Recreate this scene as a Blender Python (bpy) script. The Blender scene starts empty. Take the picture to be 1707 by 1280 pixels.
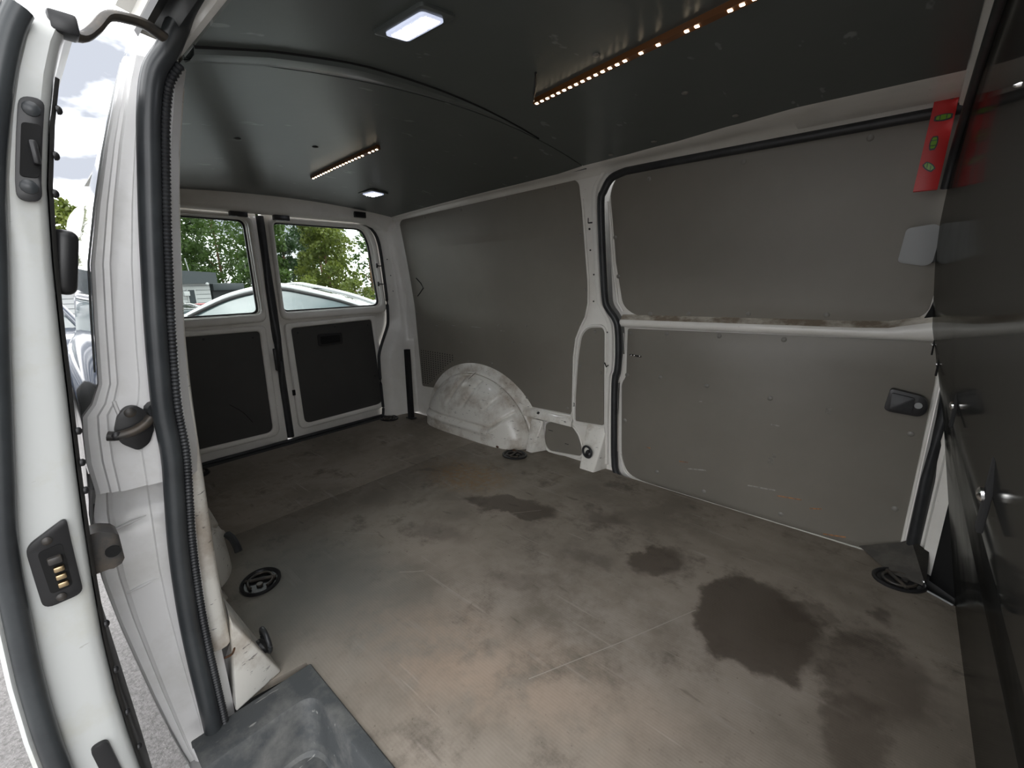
import bpy, bmesh, math, random
import numpy as np
from mathutils import Vector, Matrix
from mathutils.geometry import tessellate_polygon
random.seed(7); rng = np.random.default_rng(7)
sc = bpy.context.scene
C = sc.collection

# ------------------------------------------------------------------ camera
CAM = Vector((2.753, -1.0389, 0.969)); YAW, PITCH, ROLL, FPX = 0.844297, 0.241019, -0.014951, 732.14
fw = Vector((-math.cos(YAW)*math.cos(PITCH), math.sin(YAW)*math.cos(PITCH), -math.sin(PITCH)))
rt = fw.cross(Vector((0, 0, 1))).normalized(); up = rt.cross(fw)
rt, up = math.cos(ROLL)*rt + math.sin(ROLL)*up, -math.sin(ROLL)*rt + math.cos(ROLL)*up
cd = bpy.data.cameras.new('camera'); cam = bpy.data.objects.new('camera', cd); C.objects.link(cam)
cd.sensor_fit = 'HORIZONTAL'; cd.sensor_width = 36; cd.lens = 36*FPX/1707; cd.clip_start = 0.01; cd.clip_end = 300
M3 = Matrix((rt, up, -fw)).transposed(); cam.matrix_world = Matrix.Translation(CAM) @ M3.to_4x4()
sc.camera = cam
# ------------------------------------------------------------------ view + world
sc.view_settings.view_transform = 'Standard'; sc.view_settings.look = 'None'
sc.view_settings.gamma = 1.0; sc.view_settings.use_curve_mapping = False
sc.view_settings.exposure = 0.0
w = bpy.data.worlds.new('overcast_sky'); sc.world = w; w.use_nodes = True
nt = w.node_tree; nt.nodes.clear()
wo = nt.nodes.new('ShaderNodeOutputWorld'); wb = nt.nodes.new('ShaderNodeBackground')
wt = nt.nodes.new('ShaderNodeTexCoord'); wm = nt.nodes.new('ShaderNodeMapping'); wm.inputs['Scale'].default_value = (1, 1, 2.2); wm.inputs['Location'].default_value = (2.6, 5.1, 1.7)
wn = nt.nodes.new('ShaderNodeTexNoise'); wn.inputs['Scale'].default_value = 2.6; wn.inputs['Detail'].default_value = 6
wr = nt.nodes.new('ShaderNodeValToRGB')
wr.color_ramp.elements[0].position = 0.43; wr.color_ramp.elements[0].color = (0.092, 0.098, 0.111, 1)
wr.color_ramp.elements[1].position = 0.64; wr.color_ramp.elements[1].color = (1.0, 1.0, 1.0, 1)
nt.links.new(wt.outputs['Generated'], wm.inputs['Vector']); nt.links.new(wm.outputs['Vector'], wn.inputs['Vector'])
nt.links.new(wn.outputs['Fac'], wr.inputs['Fac']); nt.links.new(wr.outputs['Color'], wb.inputs['Color'])
wb.inputs['Strength'].default_value = 7.4
nt.links.new(wb.outputs['Background'], wo.inputs['Surface'])

# ------------------------------------------------------------------ materials
MATS = {}
def mat(name, col, rough=0.5, metal=0.0, noise=0.0, nscale=20, col2=None, n0=0.4, n1=0.6, bump=0.0, bscale=60, coat=0.0, spec=0.5,
        emit=None, estr=0.0, scratch=None, stretch=(1, 1, 1), speck=None):
    m = bpy.data.materials.new(name); m.use_nodes = True; t = m.node_tree; L = t.links
    b = t.nodes['Principled BSDF']; MATS[name] = m
    b.inputs['Base Color'].default_value = (*col, 1); b.inputs['Roughness'].default_value = rough
    b.inputs['Metallic'].default_value = metal; b.inputs['Coat Weight'].default_value = coat
    b.inputs['Coat Roughness'].default_value = 0.03; b.inputs['Specular IOR Level'].default_value = spec
    tc = t.nodes.new('ShaderNodeTexCoord'); cur = None
    def N(scale, detail=5, st=None):
        v = tc.outputs['Object']
        if st:
            mp = t.nodes.new('ShaderNodeMapping'); mp.inputs['Scale'].default_value = st; L.new(v, mp.inputs['Vector']); v = mp.outputs['Vector']
        n = t.nodes.new('ShaderNodeTexNoise'); n.inputs['Scale'].default_value = scale; n.inputs['Detail'].default_value = detail
        n.inputs['Roughness'].default_value = 0.65; L.new(v, n.inputs['Vector']); return n
    def mixin(fac, c):
        nonlocal cur
        x = t.nodes.new('ShaderNodeMix'); x.data_type = 'RGBA'; L.new(fac, x.inputs['Factor'])
        if cur is None: x.inputs['A'].default_value = (*col, 1)
        else: L.new(cur, x.inputs['A'])
        x.inputs['B'].default_value = (*c, 1); cur = x.outputs['Result']
    if col2:
        n = N(nscale, 6, stretch if stretch != (1, 1, 1) else None)
        r = t.nodes.new('ShaderNodeMapRange'); r.inputs['From Min'].default_value = n0; r.inputs['From Max'].default_value = n1
        L.new(n.outputs['Fac'], r.inputs['Value']); r.inputs['To Max'].default_value = noise or 1.0; mixin(r.outputs['Result'], col2)
    if scratch:      # (scale, stretch, threshold, colour)
        n = N(scratch[0], 3, scratch[1]); r = t.nodes.new('ShaderNodeMapRange')
        r.inputs['From Min'].default_value = scratch[2]; r.inputs['From Max'].default_value = scratch[2] + 0.03
        L.new(n.outputs['Fac'], r.inputs['Value']); r.inputs['To Max'].default_value = 0.75; mixin(r.outputs['Result'], scratch[3])
    if speck:
        n = N(speck[0], 2); r = t.nodes.new('ShaderNodeMapRange')
        r.inputs['From Min'].default_value = speck[1]; r.inputs['From Max'].default_value = speck[1] + 0.04
        L.new(n.outputs['Fac'], r.inputs['Value']); mixin(r.outputs['Result'], speck[2])
    if cur: L.new(cur, b.inputs['Base Color'])
    if bump:
        n = N(bscale, 4); bp = t.nodes.new('ShaderNodeBump'); bp.inputs['Strength'].default_value = bump; bp.inputs['Distance'].default_value = 0.004
        L.new(n.outputs['Fac'], bp.inputs['Height']); L.new(bp.outputs['Normal'], b.inputs['Normal'])
    if emit:
        b.inputs['Emission Color'].default_value = (*emit, 1); b.inputs['Emission Strength'].default_value = estr
    return m

mat('white_paint', (0.83, 0.81, 0.765), 0.30, col2=(0.74, 0.715, 0.66), nscale=5, n0=0.42, n1=0.7, coat=0.25, speck=(160, 0.74, (0.16, 0.15, 0.14)))
mat('body_paint', (0.42, 0.42, 0.42), 0.30, col2=(0.37, 0.37, 0.36), nscale=3, coat=1.0)
mat('jamb_paint', (0.76, 0.755, 0.75), 0.38, col2=(0.62, 0.61, 0.58), nscale=6, n0=0.5, n1=0.75, coat=0.3)
mat('door_edge_paint', (0.60, 0.615, 0.60), 0.4, col2=(0.55, 0.55, 0.49), nscale=9, n0=0.52, n1=0.75, scratch=(14, (1, 1, 5), 0.70, (0.25, 0.24, 0.2)), coat=0.2)
mat('worn_white_paint', (0.80, 0.78, 0.72), 0.30, col2=(0.36, 0.29, 0.22), nscale=6, n0=0.46, n1=0.68, noise=0.85,
    scratch=(30, (1, 1, 4), 0.655, (0.06, 0.05, 0.045)), coat=0.2, bump=0.08)
mat('dirty_ledge_paint', (0.60, 0.56, 0.48), 0.5, col2=(0.17, 0.125, 0.085), nscale=16, n0=0.36, n1=0.60, noise=0.9, stretch=(0.7, 1, 1.2))
mat('floor_scratch', (0.36, 0.32, 0.275), 0.6)
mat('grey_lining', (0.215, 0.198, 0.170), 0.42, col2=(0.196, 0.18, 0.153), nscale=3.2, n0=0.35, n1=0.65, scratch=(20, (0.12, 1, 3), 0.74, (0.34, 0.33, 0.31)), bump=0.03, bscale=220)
mat('orange_scuff', (0.42, 0.19, 0.07), 0.6, col2=(0.18, 0.12, 0.09), nscale=60)
mat('pale_scuff', (0.34, 0.325, 0.295), 0.6, col2=(0.2, 0.19, 0.17), nscale=80)
mat('smudge', (0.145, 0.134, 0.115), 0.5, col2=(0.20, 0.185, 0.16), nscale=90)
mat('dark_lining', (0.050, 0.049, 0.046), 0.55, col2=(0.044, 0.043, 0.041), nscale=4, bump=0.02, bscale=200)
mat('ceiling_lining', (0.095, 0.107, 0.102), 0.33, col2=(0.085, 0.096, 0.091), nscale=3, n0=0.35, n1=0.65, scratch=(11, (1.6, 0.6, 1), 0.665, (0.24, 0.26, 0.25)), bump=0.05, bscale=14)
mat('roof_bow', (0.10, 0.105, 0.10), 0.5)
mat('bulkhead_gloss', (0.012, 0.012, 0.0115), 0.20, col2=(0.016, 0.016, 0.015), nscale=3, spec=0.22, bump=0.012, bscale=5)
mat('black_rubber', (0.018, 0.019, 0.021), 0.42, col2=(0.03, 0.032, 0.034), nscale=12)
mat('seal_rubber', (0.030, 0.033, 0.036), 0.33, col2=(0.045, 0.05, 0.053), nscale=6)
mat('black_plastic', (0.016, 0.016, 0.017), 0.35)
mat('black_void', (0.004, 0.004, 0.004), 0.9)
mat('dark_steel', (0.05, 0.048, 0.046), 0.4, 0.3, col2=(0.09, 0.075, 0.06), nscale=25)
mat('grey_plastic', (0.33, 0.34, 0.34), 0.45)
mat('grey_cover', (0.095, 0.088, 0.076), 0.55, col2=(0.06, 0.055, 0.05), nscale=14)
mat('chrome', (0.8, 0.8, 0.8), 0.15, 1.0)
mat('brass', (0.55, 0.42, 0.25), 0.3, 1.0)
mat('rust', (0.10, 0.045, 0.02), 0.8, col2=(0.03, 0.018, 0.012), nscale=60)
mat('rivet_grey', (0.20, 0.19, 0.17), 0.35)
mat('step_plastic', (0.060, 0.065, 0.068), 0.48, col2=(0.24, 0.235, 0.22), nscale=7, n0=0.5, n1=0.72, noise=0.65,
    scratch=(18, (3, 0.5, 1), 0.66, (0.33, 0.33, 0.31)), bump=0.15, bscale=160)
mat('level_red', (0.50, 0.008, 0.008), 0.4)
mat('vial_green', (0.16, 0.34, 0.02), 0.15)
mat('led_profile', (0.16, 0.06, 0.015), 0.4, 0.2)
mat('led_warm', (1, 0.8, 0.5), 0.4, emit=(1.0, 0.80, 0.55), estr=12)
mat('lamp_glow', (1, 1, 1), 0.3, emit=(0.86, 0.90, 1.0), estr=45)
mat('lamp_frosted', (0.75, 0.78, 0.85), 0.3, emit=(0.70, 0.77, 1.0), estr=0.75)
mat('asphalt', (0.24, 0.23, 0.225), 0.85, col2=(0.13, 0.125, 0.12), nscale=90, n0=0.4, n1=0.65, bump=0.6, bscale=130, speck=(240, 0.66, (0.5, 0.48, 0.45)))
mat('leaf_mid', (0.085, 0.15, 0.032), 0.5, col2=(0.045, 0.085, 0.02), nscale=1.2)
mat('leaf_light', (0.17, 0.21, 0.035), 0.5, col2=(0.085, 0.12, 0.02), nscale=1.2)
mat('leaf_dark', (0.05, 0.10, 0.035), 0.5, col2=(0.03, 0.06, 0.022), nscale=1.2)
mat('bark', (0.10, 0.07, 0.05), 0.9, col2=(0.2, 0.11, 0.06), nscale=6)
mat('car_silver', (0.50, 0.51, 0.52), 0.25, 0.35, coat=1.0)
mat('car_red', (0.26, 0.012, 0.018), 0.3, coat=1.0)
mat('car_dark', (0.025, 0.03, 0.035), 0.25, coat=1.0)
mat('car_navy', (0.02, 0.03, 0.05), 0.25, coat=1.0)
mat('car_white', (0.45, 0.45, 0.44), 0.3, coat=1.0)
mat('car_glass', (0.10, 0.14, 0.15), 0.04, spec=1.0, coat=1.0)
mat('tyre', (0.015, 0.015, 0.015), 0.8)
mat('alloy', (0.5, 0.5, 0.5), 0.3, 0.9)
mat('cladding_white', (0.42, 0.44, 0.44), 0.6)
mat('fascia_grey', (0.035, 0.045, 0.05), 0.55)
mat('clad_dark', (0.04, 0.045, 0.05), 0.6)
mat('window_dark', (0.03, 0.04, 0.045), 0.1)
mat('tail_red', (0.35, 0.01, 0.01), 0.2)

def glass_mat():
    m = bpy.data.materials.new('window_glass'); m.use_nodes = True; t = m.node_tree; t.nodes.clear()
    o = t.nodes.new('ShaderNodeOutputMaterial'); mx = t.nodes.new('ShaderNodeMixShader'); tr = t.nodes.new('ShaderNodeBsdfTransparent')
    gl = t.nodes.new('ShaderNodeBsdfGlossy'); fr = t.nodes.new('ShaderNodeFresnel'); fr.inputs['IOR'].default_value = 1.45
    tr.inputs['Color'].default_value = (0.90, 0.93, 0.91, 1); gl.inputs['Roughness'].default_value = 0.02
    t.links.new(fr.outputs[0], mx.inputs[0]); t.links.new(tr.outputs[0], mx.inputs[1]); t.links.new(gl.outputs[0], mx.inputs[2])
    t.links.new(mx.outputs[0], o.inputs['Surface']); MATS['window_glass'] = m
glass_mat()

def lacquer():
    m = bpy.data.materials.new('bulkhead_lacquer'); m.use_nodes = True; t = m.node_tree; t.nodes.clear()
    o = t.nodes.new('ShaderNodeOutputMaterial'); ad = t.nodes.new('ShaderNodeAddShader'); di = t.nodes.new('ShaderNodeBsdfDiffuse'); g = t.nodes.new('ShaderNodeBsdfGlossy')
    tc = t.nodes.new('ShaderNodeTexCoord'); n = t.nodes.new('ShaderNodeTexNoise'); n.inputs['Scale'].default_value = 5; n.inputs['Detail'].default_value = 5
    r = t.nodes.new('ShaderNodeMapRange'); r.inputs['From Min'].default_value = 0.35; r.inputs['From Max'].default_value = 0.7; r.inputs['To Min'].default_value = 0.05; r.inputs['To Max'].default_value = 0.14
    di.inputs['Color'].default_value = (0.010, 0.010, 0.0095, 1); g.inputs['Color'].default_value = (0.27, 0.27, 0.26, 1)
    t.links.new(tc.outputs['Object'], n.inputs['Vector']); t.links.new(n.outputs['Fac'], r.inputs['Value']); t.links.new(r.outputs['Result'], g.inputs['Roughness'])
    t.links.new(di.outputs[0], ad.inputs[0]); t.links.new(g.outputs[0], ad.inputs[1]); t.links.new(ad.outputs[0], o.inputs['Surface']); MATS['bulkhead_gloss'] = m
lacquer()
def leaf_translucent(name):
    m = MATS[name]; t = m.node_tree; b = t.nodes['Principled BSDF']; o = t.nodes['Material Output']
    tl = t.nodes.new('ShaderNodeBsdfTranslucent'); mx = t.nodes.new('ShaderNodeMixShader'); mx.inputs[0].default_value = 0.45
    src = b.inputs['Base Color'].links[0].from_socket
    t.links.new(src, tl.inputs['Color']); t.links.new(b.outputs[0], mx.inputs[1]); t.links.new(tl.outputs[0], mx.inputs[2]); t.links.new(mx.outputs[0], o.inputs['Surface'])
for k in ('leaf_mid', 'leaf_light', 'leaf_dark'): leaf_translucent(k)

def floor_mat():
    m = bpy.data.materials.new('floor_mat'); m.use_nodes = True; t = m.node_tree; L = t.links; b = t.nodes['Principled BSDF']; MATS['floor_mat'] = m
    tc = t.nodes.new('ShaderNodeTexCoord'); V = tc.outputs['Object']
    def noise(scale, detail=6, rough=0.62, st=None, src=None):
        v = src or V
        if st:
            mp = t.nodes.new('ShaderNodeMapping'); mp.inputs['Scale'].default_value = st[:3]
            if len(st) > 3: mp.inputs['Rotation'].default_value = (0, 0, st[3])
            L.new(v, mp.inputs['Vector']); v = mp.outputs['Vector']
        n = t.nodes.new('ShaderNodeTexNoise'); n.inputs['Scale'].default_value = scale; n.inputs['Detail'].default_value = detail; n.inputs['Roughness'].default_value = rough
        L.new(v, n.inputs['Vector']); return n
    def mr(v, a, c, lo=0.0, hi=1.0):
        r = t.nodes.new('ShaderNodeMapRange'); r.interpolation_type = 'SMOOTHSTEP'
        for k, x in (('From Min', a), ('From Max', c), ('To Min', lo), ('To Max', hi)): r.inputs[k].default_value = x
        L.new(v, r.inputs['Value']); return r.outputs['Result']
    def mth(op, a, c):
        q = t.nodes.new('ShaderNodeMath'); q.operation = op
        for i, x in enumerate((a, c)):
            if isinstance(x, (int, float)): q.inputs[i].default_value = x
            else: L.new(x, q.inputs[i])
        return q.outputs[0]
    def mix(a, c, f):
        x = t.nodes.new('ShaderNodeMix'); x.data_type = 'RGBA'
        if isinstance(f, float): x.inputs['Factor'].default_value = f
        else: L.new(f, x.inputs['Factor'])
        for key, v in (('A', a), ('B', c)):
            if isinstance(v, tuple): x.inputs[key].default_value = (*v, 1)
            else: L.new(v, x.inputs[key])
        return x.outputs['Result']
    big = noise(2.2, 7); mid = noise(7, 8, 0.7); fine = noise(40, 5)
    col = mix((0.195, 0.168, 0.135), (0.31, 0.268, 0.222), mr(big.outputs['Fac'], 0.36, 0.62))
    col = mix(col, (0.31, 0.265, 0.22), mr(mid.outputs['Fac'], 0.52, 0.72, 0, 0.65))
    col = mix(col, (0.105, 0.088, 0.070), mr(noise(4.5, 8, 0.72, (1, 1, 1)).outputs['Fac'], 0.51, 0.70, 0, 0.8))
    col = mix(col, (0.36, 0.32, 0.28), mr(noise(11, 4, 0.5, (0.25, 2.6, 1, 0.6)).outputs['Fac'], 0.62, 0.72, 0, 0.5))
    col = mix(col, (0.09, 0.073, 0.058), mr(noise(13, 4, 0.5, (0.5, 2.2, 1, -0.5)).outputs['Fac'], 0.66, 0.74, 0, 0.55))
    col = mix(col, (0.42, 0.37, 0.32), mr(noise(26, 3, 0.5, (0.12, 3.0, 1, 1.1)).outputs['Fac'], 0.66, 0.72, 0, 0.45))
    col = mix(col, (0.08, 0.06, 0.045), mr(noise(60, 3, 0.6).outputs['Fac'], 0.66, 0.72, 0, 0.5))
    warp = noise(9, 5, 0.6); wv = t.nodes.new('ShaderNodeVectorMath'); wv.operation = 'SUBTRACT'; L.new(warp.outputs['Color'], wv.inputs[0]); wv.inputs[1].default_value = (0.5, 0.5, 0.5)
    ws = t.nodes.new('ShaderNodeVectorMath'); ws.operation = 'SCALE'; L.new(wv.outputs[0], ws.inputs[0]); ws.inputs['Scale'].default_value = 0.20
    wa = t.nodes.new('ShaderNodeVectorMath'); wa.operation = 'ADD'; L.new(V, wa.inputs[0]); L.new(ws.outputs[0], wa.inputs[1])
    def blob(x, y, rx, ry, ang, soft=0.12):
        mp = t.nodes.new('ShaderNodeMapping'); mp.vector_type = 'TEXTURE'
        mp.inputs['Location'].default_value = (x, y, 0); mp.inputs['Rotation'].default_value = (0, 0, ang); mp.inputs['Scale'].default_value = (rx, ry, 1)
        L.new(wa.outputs[0], mp.inputs['Vector']); ln = t.nodes.new('ShaderNodeVectorMath'); ln.operation = 'LENGTH'; L.new(mp.outputs[0], ln.inputs[0])
        return mr(ln.outputs['Value'], 1-soft, 1+soft, 1, 0)
    # worn reddish traffic lane near the step, orange rust bloom, grey-green cleaner corner
    col = mix(col, (0.40, 0.30, 0.225), mth('MULTIPLY', blob(2.0, -0.42, 0.48, 0.13, 0.35, 0.7), mr(mid.outputs['Fac'], 0.35, 0.6, 0, 0.75)))
    col = mix(col, (0.36, 0.32, 0.275), mth('MULTIPLY', blob(2.25, -0.05, 0.40, 0.28, 0.2, 0.8), mr(mid.outputs['Fac'], 0.38, 0.62, 0, 0.6)))
    col = mix(col, (0.30, 0.165, 0.05), mth('MULTIPLY', blob(1.22, 0.33, 0.20, 0.13, 0.2, 0.6), mr(fine.outputs['Fac'], 0.35, 0.6, 0, 0.55)))
    col = mix(col, (0.17, 0.172, 0.155), mth('MULTIPLY', blob(1.45, -0.55, 0.40, 0.22, 0.1, 0.6), 0.7))
    wet = None
    for (x, y, rx, ry, a, s, f) in STAINS:
        k = mth('MULTIPLY', blob(x, y, rx, ry, a, s), f)
        col = mix(col, (0.062, 0.047, 0.036), k); wet = k if wet is None else mth('MAXIMUM', wet, k)
    L.new(col, b.inputs['Base Color'])
    L.new(mr(wet, 0, 1, 0.62, 0.42), b.inputs['Roughness']); b.inputs['Specular IOR Level'].default_value = 0.35
    hs = []
    for d in (0, 1):
        wv2 = t.nodes.new('ShaderNodeTexWave'); wv2.bands_direction = 'XY'[d]; wv2.inputs['Scale'].default_value = 42; wv2.inputs['Distortion'].default_value = 0.0
        L.new(V, wv2.inputs['Vector']); hs.append(wv2.outputs['Fac'])
    h = mth('ADD', mth('MULTIPLY', mth('ADD', hs[0], hs[1]), 0.5), mth('MULTIPLY', fine.outputs['Fac'], 0.8))
    bp = t.nodes.new('ShaderNodeBump'); bp.inputs['Strength'].default_value = 0.16; bp.inputs['Distance'].default_value = 0.0015
    L.new(h, bp.inputs['Height']); L.new(bp.outputs['Normal'], b.inputs['Normal'])
STAINS = [(2.555, 0.205, 0.165, 0.195, 0.3, 0.10, 0.80), (2.67, 0.33, 0.06, 0.05, 0.3, 0.2, 0.45), (2.235, 0.30, 0.070, 0.105, -0.35, 0.2, 0.72),
          (1.60, 0.24, 0.19, 0.075, 0.35, 0.15, 0.72), (1.95, 0.42, 0.10, 0.05, 0.3, 0.4, 0.5), (2.83, 0.20, 0.11, 0.15, 0.1, 0.3, 0.5),
          (2.80, 0.0, 0.06, 0.11, 0.0, 0.3, 0.55), (2.76, -0.24, 0.045, 0.06, 0, 0.2, 0.7), (2.86, -0.2, 0.04, 0.06, 0, 0.2, 0.6), (2.84, 0.46, 0.025, 0.03, 0, 0.6, 0.7),
          (1.52, -0.08, 0.13, 0.05, 0.4, 0.6, 0.4), (1.93, -0.1, 0.1, 0.04, 0.5, 0.7, 0.3), (2.05, 0.15, 0.08, 0.04, 0.2, 0.6, 0.35), (1.02, 0.25, 0.05, 0.02, 0.6, 0.5, 0.5)]
floor_mat()

# ------------------------------------------------------------------ geometry helpers
def finish(bm, name, m, parent=None, origin=None, smooth=35, recalc=True):
    if recalc: bmesh.ops.recalc_face_normals(bm, faces=bm.faces)
    if origin is not None: bmesh.ops.translate(bm, verts=bm.verts, vec=-Vector(origin))
    me = bpy.data.meshes.new(name)
    if smooth:
        a = math.radians(smooth)
        for f in bm.faces: f.smooth = True
        for e in bm.edges:
            if len(e.link_faces) != 2 or e.calc_face_angle(0) > a: e.smooth = False
    bm.to_mesh(me); bm.free()
    me.materials.append(MATS[m] if isinstance(m, str) else m)
    o = bpy.data.objects.new(name, me); C.objects.link(o)
    if parent is not None:
        o.parent = parent
        if origin is not None: o.location = Vector(origin) - world_loc(parent)
    elif origin is not None: o.location = origin
    return o
def world_loc(o):
    v = Vector((0, 0, 0))
    while o is not None: v = v + o.location; o = o.parent
    return v
def put(bm, name, m, parent, smooth=35, recalc=True):
    """world-coordinate bmesh -> part; origin is the parent's origin (roots are unrotated)"""
    o = finish(bm, name, m, None, None, smooth, recalc)
    if parent is not None:
        wl = world_loc(parent); o.parent = parent
        if wl.length > 0: o.data.transform(Matrix.Translation(-wl))
    return o
def tag(o, label=None, cat=None, group=None, kind=None):
    if label: o['label'] = label
    if cat: o['category'] = cat
    if group: o['group'] = group
    if kind: o['kind'] = kind
    return o
def empty(name, loc=(0, 0, 0), label=None, cat=None, group=None, kind=None):
    o = bpy.data.objects.new(name, None); o.empty_display_size = 0.05; C.objects.link(o); o.location = loc
    return tag(o, label, cat, group, kind)
def catmull(pts, n=6, closed=False):
    P = [Vector(p) for p in pts]; out = []; m = len(P)
    for i in range(m if closed else m-1):
        g = (lambda k: P[k % m]) if closed else (lambda k: P[max(0, min(m-1, k))])
        p0, p1, p2, p3 = g(i-1), g(i), g(i+1), g(i+2)
        for k in range(n):
            t = k/n
            out.append(0.5*((2*p1)+(p2-p0)*t+(2*p0-5*p1+4*p2-p3)*t*t+(3*p1-p0-3*p2+p3)*t**3))
    if not closed: out.append(P[-1])
    return out
def add_tube(bm, pts, r, n=10, closed=False, ry=None, rfn=None, ref=(0, 0, 1), cap=True):
    """tube along pts; r across, ry the other radius (r along ref side)"""
    P = [Vector(p) for p in pts]; m = len(P); rings = []; ref = Vector(ref)
    for i in range(m):
        a = P[(i-1) % m] if (closed or i > 0) else P[i]; c = P[(i+1) % m] if (closed or i < m-1) else P[i]
        t = (c-a).normalized(); s = t.cross(ref)
        if s.length < 1e-4: s = t.cross(Vector((1, 0, 0)))
        s.normalize(); u = s.cross(t)
        k = rfn(i) if rfn else 1.0
        rings.append([bm.verts.new(P[i] + s*(r*k*math.cos(2*math.pi*j/n)) + u*((ry or r)*k*math.sin(2*math.pi*j/n))) for j in range(n)])
    for i in range(m if closed else m-1):
        A, B2 = rings[i], rings[(i+1) % m]
        for j in range(n): bm.faces.new((A[j], A[(j+1) % n], B2[(j+1) % n], B2[j]))
    if cap and not closed: bm.faces.new(rings[0][::-1]); bm.faces.new(rings[-1])
def tube(name, pts, r, m, parent, n=10, closed=False, ry=None, rfn=None, ref=(0, 0, 1)):
    bm = bmesh.new(); add_tube(bm, pts, r, n, closed, ry, rfn, ref); return put(bm, name, m, parent, 50)
def add_box(bm, c, s, rot=None, bev=0.0, seg=2):
    r = bmesh.ops.create_cube(bm, size=1); vs = r['verts']
    bmesh.ops.scale(bm, vec=s, verts=vs)
    if bev:
        es = list({e for v in vs for e in v.link_edges}); g = bmesh.ops.bevel(bm, geom=es, offset=bev, segments=seg, affect='EDGES', profile=0.5)
        vs = list({v for v in g['verts']} | {v for v in vs if v.is_valid})
    if rot is not None: bmesh.ops.rotate(bm, cent=(0, 0, 0), matrix=rot, verts=vs)
    bmesh.ops.translate(bm, vec=c, verts=vs); return vs
def box(name, c, s, m, parent, rot=None, bev=0.003, seg=2):
    bm = bmesh.new(); add_box(bm, c, s, rot, bev, seg); return put(bm, name, m, parent)
def rnd(pts, r, n=5):
    """round the corners of a 2-D polygon; r is one radius or a list"""
    out = []; k = len(pts)
    for i in range(k):
        p = Vector(pts[i]).to_2d(); a = Vector(pts[i-1]).to_2d(); c = Vector(pts[(i+1) % k]).to_2d()
        ri = r[i] if isinstance(r, (list, tuple)) else r
        u, v = (a-p), (c-p); lu, lv = u.length, v.length
        if ri <= 0 or lu < 1e-6 or lv < 1e-6: out.append(tuple(p)); continue
        d = min(ri, lu*0.48, lv*0.48); s, e = p+u/lu*d, p+v/lv*d
        for j in range(n+1):
            t = j/n; q = s*(1-t)**2 + p*2*t*(1-t) + e*t*t; out.append((q.x, q.y))
    return out
def smooth2(pts, n=5): return [(p.x, p.y) for p in catmull([(a, b, 0) for a, b in pts], n, True)]
def poly_bm(outer, holes=(), cutu=(), cutv=()):
    bm = bmesh.new()
    for loop in (outer, *holes):
        vs = [bm.verts.new((p[0], p[1], 0)) for p in loop]
        for i in range(len(vs)): bm.edges.new((vs[i], vs[(i+1) % len(vs)]))
    bmesh.ops.triangle_fill(bm, use_beauty=True, use_dissolve=False, edges=bm.edges)
    for u in cutu: bmesh.ops.bisect_plane(bm, geom=bm.verts[:]+bm.edges[:]+bm.faces[:], plane_co=(u, 0, 0), plane_no=(1, 0, 0))
    for v in cutv: bmesh.ops.bisect_plane(bm, geom=bm.verts[:]+bm.edges[:]+bm.faces[:], plane_co=(0, v, 0), plane_no=(0, 1, 0))
    return bm
def plate(name, outer, fn, t, m, parent, holes=(), cutu=(), cutv=(), w0=0.0, bev=0.0, smooth=35):
    """a sheet of thickness t in (u, v, w) space, front at w0+t, mapped by fn(u, v, w)"""
    bm = poly_bm(outer, holes, cutu, cutv)
    g = bmesh.ops.extrude_face_region(bm, geom=bm.faces[:])
    top = [v for v in g['geom'] if isinstance(v, bmesh.types.BMVert)]
    bmesh.ops.translate(bm, verts=top, vec=(0, 0, t))
    if bev:
        tp = set(top); es = [e for e in bm.edges if e.verts[0] in tp and e.verts[1] in tp and any(any(v not in tp for v in f.verts) for f in e.link_faces)]
        if es: bmesh.ops.bevel(bm, geom=es, offset=bev, segments=2, affect='EDGES', profile=0.5, clamp_overlap=True)
    for v in bm.verts: v.co = Vector(fn(v.co.x, v.co.y, v.co.z + w0))
    return put(bm, name, m, parent, smooth)
def loft(name, rows, m, parent, closed=False, smooth=40, thick=0.0, capends=False):
    bm = bmesh.new(); R = [[bm.verts.new(p) for p in row] for row in rows]; n = len(R[0])
    for i in range(len(R)-1):
        for j in range(n if closed else n-1): bm.faces.new((R[i][j], R[i][(j+1) % n], R[i+1][(j+1) % n], R[i+1][j]))
    if capends and closed: bm.faces.new(R[0][::-1]); bm.faces.new(R[-1])
    if thick:
        bmesh.ops.recalc_face_normals(bm, faces=bm.faces); bmesh.ops.solidify(bm, geom=bm.faces[:], thickness=thick)
    return put(bm, name, m, parent, smooth)
def disc_bm(bm, c, nrm, r, h, n=16, dome=0.0):
    nrm = Vector(nrm).normalized(); q = nrm.to_track_quat('Z', 'Y').to_matrix(); c = Vector(c)
    prof = [(r, 0), (r, h*0.55), (r*0.8, h*0.9), (r*0.4, h+dome*0.8)]; rings = []
    for (rr, hh) in prof: rings.append([bm.verts.new(c + q @ Vector((rr*math.cos(2*math.pi*j/n), rr*math.sin(2*math.pi*j/n), hh))) for j in range(n)])
    for i in range(len(rings)-1):
        for j in range(n): bm.faces.new((rings[i][j], rings[i][(j+1) % n], rings[i+1][(j+1) % n], rings[i+1][j]))
    tip = bm.verts.new(c + nrm*(h+dome))
    for j in range(n): bm.faces.new((rings[-1][j], rings[-1][(j+1) % n], tip))
    bm.faces.new(rings[0][::-1])
_riv = {}
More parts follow.
